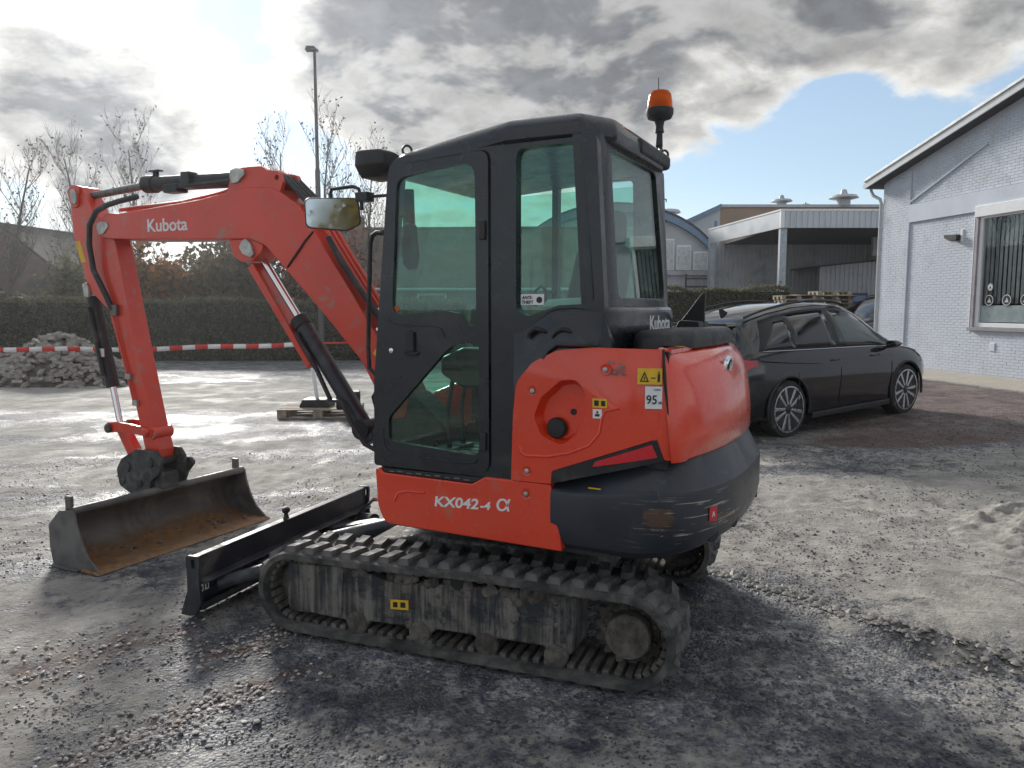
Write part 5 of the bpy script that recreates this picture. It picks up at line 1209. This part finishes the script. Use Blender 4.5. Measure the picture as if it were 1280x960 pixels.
text('board_print', 'shop', .26, M_pvc, sgn, facing((2.95,-.356,1.58), (1,0,0), (0,0,1))) if False else None
MB().lathe([(.16,-.360),(.16,-.354)], (3.25,0,1.90), 'y', 12).build('board_emblem', M_pvc, sgn)
vt = MB().lathe([(.28,0),(.28,.5)], (0,0,0), 'z', 14).build('roof_vent', M_clad, AH, loc=(4.2,3.5,6.75)); MB().lathe([(.40,.45),(.72,.55),(.60,.72),(.12,.80)], (0,0,0), 'z', 16).build('vent_hood', M_clad, vt)

# ------------------------------------------------------------------ houses behind the yard
def roof_mat(name, c):
    t = NT(name); co = t.co('Object'); w = t.nd('ShaderNodeTexWave', {'Vector': co, 'Scale': 4.5, 'Distortion': .3}, bands_direction='X'); sp = t.nd('ShaderNodeSeparateXYZ', {0: co})
    z = t.mth('FRACT', t.mth('MULTIPLY', sp.outputs[2], 5.5)); n = t.noise(co, 1.2, 7, .65, .3)
    t.set(col=t.mix(t.ramp(n, .35, .7), tuple(q*.65 for q in c), tuple(q*1.25 for q in c)), rough=.85); t.bump(t.mth('ADD', z, w.outputs[1]), .6, .04); return t.m
def brick_mat(name, c):
    t = NT(name); co = t.co('Object'); n = t.noise(co, 2, 6, .6); n2 = t.noise(co, 14, 4, .6)
    t.set(col=t.mix(t.ramp(n, .35, .7), tuple(q*.75 for q in c), c), rough=.85); t.bump(n2, .3, .02); return t.m
M_tile = roof_mat('brown_roof_tiles', (.115,.078,.058)); M_tile2 = roof_mat('grey_roof_tiles', (.042,.038,.036)); M_hbr = brick_mat('brown_brick', (.21,.135,.10)); M_hbr2 = brick_mat('dark_brick', (.14,.10,.085))
def house(loc, rz, L, W, eave, ridge, tile, br, label, wins=(), chim=()):
    h = empty('house', loc, rz); tag(h, label, 'house', None)
    MB().prism([(-W/2,0),(W/2,0),(W/2,eave),(0,ridge-.12),(-W/2,eave)], -L/2, L/2, 'x').build('wall', br, h, smooth=False)
    k = (ridge-eave)/(W/2); e = .35; rp_ = [(-W/2-e,eave-e*k),(0,ridge),(W/2+e,eave-e*k)]
    r = MB().prism(rp_+[(y, z+.16) for y, z in reversed(rp_)], -L/2-.3, L/2+.3, 'x').build('roof', tile, h, smooth=False)
    MB().tube([(-L/2-.3,-W/2-e-.04,eave-e*k+.05),(L/2+.3,-W/2-e-.04,eave-e*k+.05)], .07, 8).build('gutter', M_trim, r)
    MB().tube([(-L/2-.3,0,ridge+.15),(L/2+.3,0,ridge+.15)], .10, 8).build('ridge_tiles', tile, r)
    for x in chim: c_ = MB().bx(x-.38,x+.38,-.35,.35,ridge-.8,ridge+.75).build('chimney', br, r, smooth=False); MB().bx(x-.44,x+.44,-.41,.41,ridge+.75,ridge+.83).build('chimney_cap', M_trim, c_)
    for (x, z, w, hh) in wins:
        f = MB().prism([(x-w/2,z),(x+w/2,z),(x+w/2,z+hh),(x-w/2,z+hh)], -W/2-.04, -W/2+.05, holes=[[(x-w/2+.08,z+.08),(x+w/2-.08,z+.08),(x+w/2-.08,z+hh-.08),(x-w/2+.08,z+hh-.08)]]).build('window', M_pvc, h, smooth=False)
        MB().bx(x-w/2+.07,x+w/2-.07,-W/2-.01,-W/2+.04,z+.07,z+hh-.07).build('pane', M_dglass, f, smooth=False)
    return h
house((-2.6, 40, .05), R(-3), 13.5, 8, 2.7, 5.6, M_tile, M_hbr, 'long low house with brown tiled roof seen through the excavator cab', [(-4,1.0,1.4,1.3),(-1,1.0,1.4,1.3),(2.4,1.0,1.4,1.3)], (-5.6,))
house((-27.6, 47, .05), R(82), 9, 8.6, 2.9, 6.1, M_tile2, M_hbr2, 'dark gabled house with the highest ridge, right of two behind the hedge', [(-2,1.0,1.2,1.3),(1.5,1.0,1.2,1.3)])
house((-32.5, 45, .05), R(80), 9, 8.0, 2.7, 5.5, M_tile2, M_hbr2, 'dark gabled house at the far left behind the hedge', [(-2,1.0,1.2,1.3)])
house((-23.0, 44, .05), R(4), 7, 6.0, 2.3, 3.9, M_tile2, M_hbr2, 'low dark outbuilding with grey roof behind the hedge beside the gabled houses', [(-1.5,1.0,1.6,.9)])

# ------------------------------------------------------------------ vegetation
def leaf_mat(name, cols, rough=.6):
    t = NT(name); g = t.nd('ShaderNodeNewGeometry').outputs['Random Per Island']
    c = t.nd('ShaderNodeValToRGB', {0: g}); e = c.color_ramp.elements
    e[0].color = (*cols[0], 1); e[1].color = (*cols[-1], 1)
    for i, q in enumerate(cols[1:-1]): n = e.new((i+1)/(len(cols)-1)); n.color = (*q, 1)
    t.N.remove(t.b); d = t.nd('ShaderNodeBsdfDiffuse', {0: c.outputs[0]}); tr = t.nd('ShaderNodeBsdfTranslucent', {0: c.outputs[0]})
    mx = t.nd('ShaderNodeMixShader', {0: .45}); t.L.new(d.outputs[0], mx.inputs[1]); t.L.new(tr.outputs[0], mx.inputs[2]); t.L.new(mx.outputs[0], t.N['Material Output'].inputs[0]); return t.m
def leaves(name, C, size, mat, parent, seed=0):
    """one small bent quad per centre"""
    g = np.random.default_rng(seed); n = len(C); a = g.normal(size=(n,3)); a /= np.linalg.norm(a, axis=1)[:,None]
    b = np.cross(a, g.normal(size=(n,3))); b /= np.linalg.norm(b, axis=1)[:,None]; s = size*g.uniform(.6, 1.3, (n,1))
    V = np.stack([C-a*s, C+b*s*.55, C+a*s, C-b*s*.55], 1).reshape(-1, 3); F = np.arange(4*n).reshape(n, 4)
    return link(name, raw_mesh(name, V, F), mat, parent, smooth=False)
M_hedge = leaf_mat('hedge_leaves', [(.075,.078,.05), (.115,.12,.075), (.15,.145,.095), (.19,.165,.115)])
M_aut = leaf_mat('autumn_leaves', [(.09,.05,.022), (.20,.085,.030), (.26,.12,.045), (.12,.10,.05)])
M_red2 = leaf_mat('red_brown_leaves', [(.08,.03,.025), (.15,.055,.04), (.10,.07,.05)])
M_brn2 = leaf_mat('grey_brown_leaves', [(.07,.06,.04), (.12,.095,.065), (.10,.09,.06), (.15,.10,.06)])
M_yl = leaf_mat('yellow_leaves', [(.22,.15,.03), (.30,.22,.05), (.20,.16,.05)])
M_few = leaf_mat('dry_birch_leaves', [(.06,.042,.022), (.10,.07,.03), (.05,.04,.03)])
M_bark = paint('bark', (.085,.075,.066), .9, var=.3, vs=6, bump=.6, bs=25)
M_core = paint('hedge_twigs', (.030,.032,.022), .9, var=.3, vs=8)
def hedge(name, p0, p1, h, th, label, n, zg=0.0):
    d = Vector((p1[0]-p0[0], p1[1]-p0[1], 0)); L_ = d.length; rz = math.atan2(d.y, d.x)
    r = empty(name, (p0[0], p0[1], zg), rz); tag(r, label, 'hedge')
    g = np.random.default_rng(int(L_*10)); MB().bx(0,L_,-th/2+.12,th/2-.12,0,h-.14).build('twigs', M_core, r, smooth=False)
    top = g.random(n) < .30; x = g.uniform(0, L_, n); bump_ = .20*(fbm(x*1.3, x*0+3, 4, 8)-.5)*2+np.where(g.random(n) < .012, g.uniform(0,.22,n), 0)
    z = np.where(top, h-.06+bump_+g.normal(0,.035,n), g.uniform(.05, h, n)); y = np.where(top, g.uniform(-th/2, th/2, n), -th/2+.03+.09*(fbm(x*1.5, z*1.5, 3, 4)-.5)*2+g.normal(0,.05,n))
    back = (~top) & (g.random(n) < .15); y = np.where(back, -y, y)
    leaves('foliage', np.stack([x, y, z], 1), .052, M_hedge, r, 3)
hedge('hedge', (-27, 24.0), (-1.5, 24.6), 1.96, 1.2, 'long clipped dark green hedge behind the barrier tape', 42000)
hedge('hedge', (5.3, 28.6), (10.2, 28.2), 2.40, 1.0, 'short clipped hedge behind the parked car in front of the metal hall', 9000)
def bush(loc, rx, rz, mat, label, n, group=None, nm='shrub'):
    r = empty(nm, loc); tag(r, label, nm, group); g = np.random.default_rng(int(abs(loc[0]*37+loc[1]*11)))
    k = 44; cc = g.normal(size=(k,3)); cc /= np.linalg.norm(cc, axis=1)[:,None]; cc *= (g.uniform(.35, .95, (k,1))); cc[:,2] = np.abs(cc[:,2])*1.0
    i = g.integers(0, k, n); P_ = cc[i]+g.normal(0, .16, (n,3)); P_ = P_*np.array([rx, rx*.8, rz]); P_[:,2] = np.maximum(P_[:,2], .1)
    leaves('crown', P_, .13, mat, r, 5)
    m = MB()
    for q in range(9):
        e = cc[q]*np.array([rx, rx*.8, rz])*.9; m.tube([(0,0,0), (e[0]*.35,e[1]*.35,e[2]*.55), tuple(e)], [.05,.03,.008], 5)
    m.build('stems', M_bark, r)
bush((-13.5,28.5,0), 2.5, 3.9, M_aut, 'orange-brown autumn bush behind the hedge, framed by the boom and arm', 14000)
bush((-9.9,28.0,0), 2.4, 3.8, M_brn2, 'grey-brown autumn bush behind the hedge left of the boom cylinder', 13000)
bush((-6.9,28.5,0), 2.2, 3.7, M_red2, 'red-brown bush behind the hedge next to the cab', 12000)
bush((-17.0,30,0), 2.4, 3.4, M_hedge, 'dark green bush behind the hedge left of the autumn bushes', 12000)
bush((-11.8,31.5,0), 2.6, 4.4, M_brn2, 'tall grey-brown bush standing behind the orange-brown bush', 14000)
bush((1.7,-19,0), 1.6, 5.0, M_yl, 'yellow-leaved tall bush at the yard edge behind the camera', 6000)
bush((0.0,-26,0), 7.0, 2.8, M_hedge, 'wide green bush at the yard edge behind the camera', 6000)
bush((-11,-23,0), 4.2, 3.2, M_brn2, 'wide grey-brown bush at the yard edge behind the camera', 6000)
def birch(loc, h, seed, label):
    g = random.Random(seed); r = empty('bare_tree', loc); tag(r, label, 'tree', 'bare trees behind the hedge'); tr = MB(); br = MB(); tips = []
    def limb(mb, p, d, l, rad, lvl):
        n = 4; pts = [p]; dd = d.normalized()
        for i in range(n):
            dd = (dd+Vector((g.gauss(0,.10), g.gauss(0,.10), .06+(.05 if lvl else 0)))).normalized(); pts.append(pts[-1]+dd*l/n)
        mb.tube(pts, [rad*(1-.8*i/n) for i in range(n+1)], 6 if lvl == 0 else (4 if lvl == 1 else 3), caps=lvl < 1)
        if lvl >= 3: tips.extend(pts[1:]); return
        k = (18, 7, 4)[lvl]
        for i in range(k):
            u = (.18 if lvl == 0 else .25)+(.80 if lvl == 0 else .72)*i/k+g.uniform(0,.05); j = min(n-1, int(u*n)); q = pts[j].lerp(pts[j+1], u*n-j)
            a = g.uniform(0, 2*math.pi); el = g.uniform(.55, .95); sd = Vector((math.cos(a)*el, math.sin(a)*el, 1-.15*lvl))
            ll = l*(.40*(1-.55*u) if lvl == 0 else .52)*g.uniform(.8, 1.15)
            limb(br, q, (dd*.5+sd).normalized() if lvl else sd, ll, max(.009, rad*(1-.8*u)*.48), lvl+1)
        if lvl >= 2: tips.extend(pts[2:])
    limb(tr, Vector((0,0,0)), Vector((g.gauss(0,.03), g.gauss(0,.03), 1)), h, .085+.004*h, 0)
    tr.build('trunk', M_bark, r, ang=80); br.build('crown', M_bark, r, ang=80)
    T = np.array([tuple(q) for q in tips]); s = np.random.default_rng(seed); T = T[s.random(len(T)) < .11]+s.normal(0, .06, (1,3))
    leaves('leaves', T, .075, M_few, r, seed)
for i, (x, y, h, lb) in enumerate(((-22.6,34,9.0,'bare tree with a few dry leaves at the left edge, over the far left house'), (-20.2,35,9.6,'bare tree with a few dry leaves left of the arm, between the gabled houses'), (-17.5,36,9.9,'bare tree with a few dry leaves just above the arm cylinder'),
        (-10.3,34,9.4,'bare tree with a few dry leaves directly left of the lamp post'), (-8.6,35,10.4,'bare tree with a few dry leaves directly right of the lamp post'), (-7.4,37,9.6,'bare tree with a few dry leaves behind the cab mirror'), (-24.6,36,8.0,'small bare tree at the far left edge of the row'))):
    birch((x, y, 0), h*.90, 40+i, lb)

# ------------------------------------------------------------------ street lamp
sl_ = empty('street_lamp', (-5.62, 22.3, 0)); tag(sl_, 'tall dark street lamp on a slim stepped pole behind the boom', 'street lamp')
M_pole = paint('dark_galvanised_pole', (.075,.07,.072), .5, metal=.4, var=.1)
pl_ = MB().tube([(0,0,0),(0,0,.05),(0,0,5.6),(0,0,5.7),(0,0,8.95)], [.10,.085,.075,.055,.042], 12).build('pole', M_pole, sl_)
MB().bx(-.10,.10,-.07,.07,8.93,8.99).build('head_bracket', M_pole, sl_, bevel=.01); MB().prism(fillet([(-.26,8.94),(.03,8.96),(.03,9.05),(-.22,9.06)], .02), -.11, .11).build('lamp_head', M_pole, sl_, bevel=.015)

# ------------------------------------------------------------------ barrier tape, posts and pallet
M_tr = paint('tape_red', (.62,.045,.035), .5, var=.05); M_tw = paint('tape_white', (.78,.77,.75), .5, var=.03)
M_wood = paint('weathered_wood', (.30,.25,.19), .8, var=.2, vs=14, bump=.5, bs=50)
tp = empty('barrier_tape', (0, 0, 0)); tag(tp, 'red and white striped barrier tape stretched across the yard', 'barrier tape')
A0, A1 = Vector((-3.12, 11.62, 1.12)), Vector((-10.9, 11.5, 1.15))
n = 40
for k in range(n):
    q = []
    for u in (k/n, (k+.5)/n, (k+1)/n):
        p = A0.lerp(A1, u); sag = .11*4*u*(1-u)+.012*math.sin(u*23); tw = .25*math.sin(u*9+1.3); w = .036
        q.append((p+Vector((0, math.sin(tw)*w, w*math.cos(tw)-sag)), p+Vector((0, -math.sin(tw)*w, -w*math.cos(tw)-sag))))
    m = MB(); m.v = [tuple(z) for pr in q for z in pr]; m.f = [(0,2,3,1),(2,4,5,3)]
    o = m.build('tape_stripe', M_tw if k % 2 else M_tr, tp); md = o.modifiers.new('s', 'SOLIDIFY'); md.thickness = .0015
B1 = Vector((-.6, 13.2, 1.13)); m = MB(); m.tube([A0, A0.lerp(B1,.3)-Vector((0,0,.02)), A0.lerp(B1,.6)-Vector((0,0,.025)), B1], .014, 5).build('twisted_end', M_tr, tp)
def post(loc, lean, label):
    r = empty('barrier_post', loc); tag(r, label, 'post')
    MB().tube([(0,0,.10),(lean,0,1.02)], .028, 10).build('pole', M_pvc, r)
    MB().prism(fillet([(-.24,.0),(.24,.0),(.18,.12),(-.18,.12)], .02), -.20, .20).build('rubber_foot', M_plas, r, bevel=.01)
post((-3.02, 11.62, .145), -.12, 'leaning white barrier post with black foot on a wooden pallet')
post((-10.95, 11.5, 0), .04, 'white barrier post at the far left end of the tape')
def pallet_mesh():
    m = MB()
    for i in range(5): m.bx(-.6,.6,-.40+i*.1725,-.40+i*.1725+.11,.120,.142)
    for x in (-.6,-.07,.46): m.bx(x,x+.14,-.40,.40,.098,.1195)
    for x in (-.6,-.07,.46):
        for y in (-.40,-.07,.26): m.bx(x,x+.14,y,y+.14,.020,.0975)
    for y in (-.40,-.07,.26): m.bx(-.6,.6,y,y+.14,0,.0195)
    return m
pr0 = pallet_mesh().build('wooden_pallet', M_wood, None, loc=(-2.95, 11.62, .004), rot=(0,0,.08), bevel=.003, seg=1)
tag(pr0, 'single weathered wooden pallet on the ground under the white post', 'pallet')
bxx = MB().bx(-.18,.18,-.14,.14,0,.26).build('black_box', M_plas, None, loc=(-2.48, 11.35, .15), rot=(0,0,.2), bevel=.02); tag(bxx, 'small black plastic box standing on the pallet by the white post', 'box')
ORD = 'first second third fourth fifth sixth seventh eighth ninth tenth eleventh twelfth thirteenth fourteenth fifteenth'.split()
for sx, (x0, y0) in enumerate(((9.75,26.2),(11.05,26.4))):
    for k in range(15 if sx else 14):
        o = copy_obj(pr0); o.location = (x0+random.uniform(-.05,.05), y0+random.uniform(-.05,.05), .06+k*.146); o.rotation_euler = (0,0,random.uniform(-.05,.05))
        r_ = (15 if sx else 14)-1-k; tag(o, ('topmost wooden pallet of the %s pallet stack behind the parked car' if r_ == 0 else ORD[r_]+' wooden pallet from the top of the %s stack behind the parked car') % ('right' if sx else 'left'), 'pallet', 'stacked pallets behind the car')
def tarp():
    xs = np.linspace(-1.3, 1.3, 16); ys = np.linspace(-.6, .6, 8); X, Y = np.meshgrid(xs, ys)
    Z = .10+.16*fbm(X*1.3+3, Y*2, 3, 7)*(1-(X/1.5)**4)
    V = np.stack([X, Y, Z], -1).reshape(-1,3); i = np.arange(128).reshape(8,16); F = np.stack([i[:-1,:-1], i[:-1,1:], i[1:,1:], i[1:,:-1]], -1).reshape(-1,4)
    o = link('tarpaulin', raw_mesh('tarpaulin', V, F), paint('tan_tarpaulin', (.30,.23,.17), .7, var=.15), None, loc=(10.6,26.3,1.93)); md = o.modifiers.new('s','SOLIDIFY'); md.thickness = .02
    tag(o, 'crumpled tan tarpaulin lying on top of the pallet stacks', 'tarpaulin')
tarp()

# ------------------------------------------------------------------ heap of old paving bricks
M_rub2 = paint('weathered_paving_brick', (.30,.265,.24), .85, var=.25, vs=6, dust=(.33,.31,.28), dusta=.3, ds=6, bump=.5, bs=40)
def brick_heap():
    r = empty('brick_heap', (-10.25, 16.9, 0)); tag(r, 'loose heap of old grey-brown paving bricks left of the excavator arm', 'brick heap')
    hh = lambda x, y: max(0, 1.05*(1-(abs(x)/2.15)**1.7-(abs(y)/1.15)**1.7))*(.88+.12*math.sin(x*3.1+1))
    meshes = []
    for a, b, c in ((.21,.10,.075), (.20,.10,.06), (.11,.10,.075), (.15,.10,.075)):
        m = MB().bx(-a/2,a/2,-b/2,b/2,-c/2,c/2).mesh('brick'); m.materials.append(M_rub2); meshes.append(m)
    xs = np.linspace(-2.15, 2.15, 30); ys = np.linspace(-1.2, 1.2, 20); V = np.array([(x, y, hh(x,y)-.05) for y in ys for x in xs]); i = np.arange(600).reshape(20,30)
    core = link('rubble_core', raw_mesh('rubble_core', V, np.stack([i[:-1,:-1], i[:-1,1:], i[1:,1:], i[1:,:-1]], -1).reshape(-1,4)), M_mud, r); 
    g = random.Random(5); cnt = 0; m2 = MB()
    while cnt < 760:
        x = g.uniform(-2.3, 2.3); y = g.uniform(-1.25, 1.0); z = hh(x, y)
        if z < .02 and (x > 1.9 or g.random() < .85): continue
        M = Matrix.Translation((x, y, z+g.uniform(-.01,.06))) @ Matrix.Rotation(g.uniform(0,6.28),4,'Z') @ Matrix.Rotation(g.gauss(0,.55),4,'X') @ Matrix.Rotation(g.gauss(0,.45),4,'Y')
        cnt += 1
        if y < .25 and cnt <= 460 and len(r.children) < 300:
            o = bpy.data.objects.new('brick', g.choice(meshes)); COL.objects.link(o); o.parent = r; o.matrix_local = M
        else: s_ = g.choice((1,.9,.6)); m2.bx(-.10*s_,.10*s_,-.05,.05,-.036,.036, M)
    tag(m2.build('rubble', M_rub2, r, smooth=False), kind='stuff')
brick_heap()

# ------------------------------------------------------------------ sand heap, loose stones
def sand_heap():
    n = 110; xs = np.linspace(-1.5, 1.5, n); X, Y = np.meshgrid(xs, xs*.8)
    d = np.sqrt((X/1.45)**2+(Y/1.12)**2); H = .46*np.clip(1-d, 0, 1)**1.15
    l = fbm(X*7, Y*7, 4, 61); Z = H*(.80+.6*(l-.5))+.08*np.maximum(0, l-.45)*sst(H, .01, .08)*1.6+.02*(fbm(X*26, Y*26, 2, 71)-.5)*sst(H, .0, .05)-.015
    gz = ground_h(X+4.60, Y+5.25); Z = Z+gz
    V = np.stack([X, Y, Z], -1).reshape(-1,3); i = np.arange(n*n).reshape(n,n)
    t = NT('damp_sand'); co = t.co(); a = t.noise(co, 14, 7, .7); b = t.noise(co, 70, 4, .7)
    t.set(col=t.mix(t.ramp(a, .35, .68), (.19,.178,.162), (.36,.34,.31)), rough=.9); t.bump(t.mth('ADD', a, t.mth('MULTIPLY', b, .5)), .8, .015)
    o = link('sand_heap', raw_mesh('sand_heap', V, np.stack([i[:-1,:-1], i[:-1,1:], i[1:,1:], i[1:,:-1]], -1).reshape(-1,4)), t.m, None, loc=(4.60, 5.25, 0), ang=180)
    tag(o, 'low heap of lumpy grey sand at the right edge', 'sand heap')
sand_heap()
def stones(name, P_, S, mat, label, seed):
    """low-poly stones: squashed, jittered octahedra"""
    g = np.random.default_rng(seed); n = len(P_)
    base = np.array([(1,0,0),(.3,.95,0),(-.8,.55,0),(-.8,-.6,0),(.35,-.95,0),(0,0,.75),(0,0,-.6)]); tri = np.array([(0,1,5),(1,2,5),(2,3,5),(3,4,5),(4,0,5),(1,0,6),(2,1,6),(3,2,6),(4,3,6),(0,4,6)])
    V = base[None]*g.uniform(.65, 1.25, (n,7,1))*S[:,None,None]; a = g.uniform(0, 6.28, n); c, s = np.cos(a)[:,None], np.sin(a)[:,None]
    V = np.stack([V[:,:,0]*c-V[:,:,1]*s*.8, V[:,:,0]*s+V[:,:,1]*c*.8, V[:,:,2]*.8], -1)+P_[:,None,:]
    F = (tri[None]+(np.arange(n)*7)[:,None,None]).reshape(-1,3)
    o = link(name, raw_mesh(name, V.reshape(-1,3), F), mat, None, ang=60); tag(o, label, None, kind='stuff'); return o
def stone_mat(name, cols):
    t = NT(name); g = t.nd('ShaderNodeNewGeometry').outputs['Random Per Island']; c = t.nd('ShaderNodeValToRGB', {0: g}); e = c.color_ramp.elements
    e[0].color = (*cols[0],1); e[1].color = (*cols[-1],1)
    for i, q in enumerate(cols[1:-1]): k = e.new((i+1)/(len(cols)-1)); k.color = (*q,1)
    t.set(col=c.outputs[0], rough=.6); return t.m
def scatter():
    g = np.random.default_rng(12)
    n = 42000; y = 2.2+6.5*g.random(n)**1.5; x = g.uniform(-.80, .80, n)*(y+.4)
    keep = fbm(x*1.7, y*1.7, 3, 15)+g.normal(0,.05,n) > .51; x, y = x[keep], y[keep]
    s = g.uniform(.003, .010, len(x))*(1+1.0*(g.random(len(x)) < .06)); z = ground_h(x, y)+s*.2
    stones('gravel', np.stack([x,y,z],1), s, stone_mat('dark_gravel', [(.035,.037,.045),(.07,.072,.08),(.12,.12,.125),(.05,.045,.045),(.20,.195,.19)]), None, 1)
    P_ = []; S_ = []
    for (a,b,c_,d_,w) in PEBBLE_LINES:
        k = 330 if w > .2 else 260; u = g.random(k); P_.append(np.stack([a+(c_-a)*u+g.normal(0,w*.75,k), b+(d_-b)*u+g.normal(0,w*.75,k)],1)); S_.append(g.uniform(.006,.017,k))
    k = 240; yy = g.uniform(2.4,6,k); P_.append(np.stack([g.uniform(-.75,.75,k)*yy, yy],1)); S_.append(g.uniform(.004,.010,k))
    P_ = np.concatenate(P_); S_ = np.concatenate(S_); z = ground_h(P_[:,0], P_[:,1])+S_*.25
    stones('pebbles', np.column_stack([P_, z]), S_, stone_mat('mixed_pebbles', [(.16,.09,.075),(.30,.27,.24),(.12,.085,.075),(.45,.42,.38),(.22,.15,.12),(.62,.60,.56)]), None, 2)
    # clods along the mud ridge
    k = 900; t = g.uniform(.15, 3.0, k)**1.0; d = g.normal(0, .10, k); x = 1.2+.63*t+.776*d; y = 4.75-.776*t+.63*d; s = g.uniform(.006,.030,k)*np.exp(-(d/.13)**2)+.004
    stones('mud_clods', np.column_stack([x, y, ground_h(x,y)+s*.2]), s, stone_mat('clods', [(.14,.13,.118),(.24,.225,.205),(.18,.168,.152)]), None, 3)
    # rubble around track and blade
    k = 2600; x = g.uniform(3.0, 8.5, k); y = g.uniform(7.6, 11, k); s = g.uniform(.005,.016,k); stones('brick_chips', np.column_stack([x,y,ground_h(x,y)+s*.2]), s, stone_mat('brick_chips', [(.06,.045,.04),(.14,.08,.065),(.10,.095,.09),(.28,.25,.23)]), None, 4)
scatter()

# ------------------------------------------------------------------ thin haze box added to imitate lens glare around the low sun
def glare_haze():
    m = MB().bx(-120, 120, -40, 130, -1.5, 12.5)
    hm = bpy.data.materials.new('lens_glare_haze'); hm.use_nodes = True; nt = hm.node_tree; nt.nodes.remove(nt.nodes['Principled BSDF'])
    pv_ = nt.nodes.new('ShaderNodeVolumePrincipled'); pv_.inputs['Color'].default_value = (.92,.94,.96,1); pv_.inputs['Density'].default_value = .0008; pv_.inputs['Anisotropy'].default_value = .72
    nt.links.new(pv_.outputs[0], nt.nodes['Material Output'].inputs['Volume'])
    o = m.build('glare_haze', hm, None, smooth=False); tag(o, kind='stuff')
glare_haze()
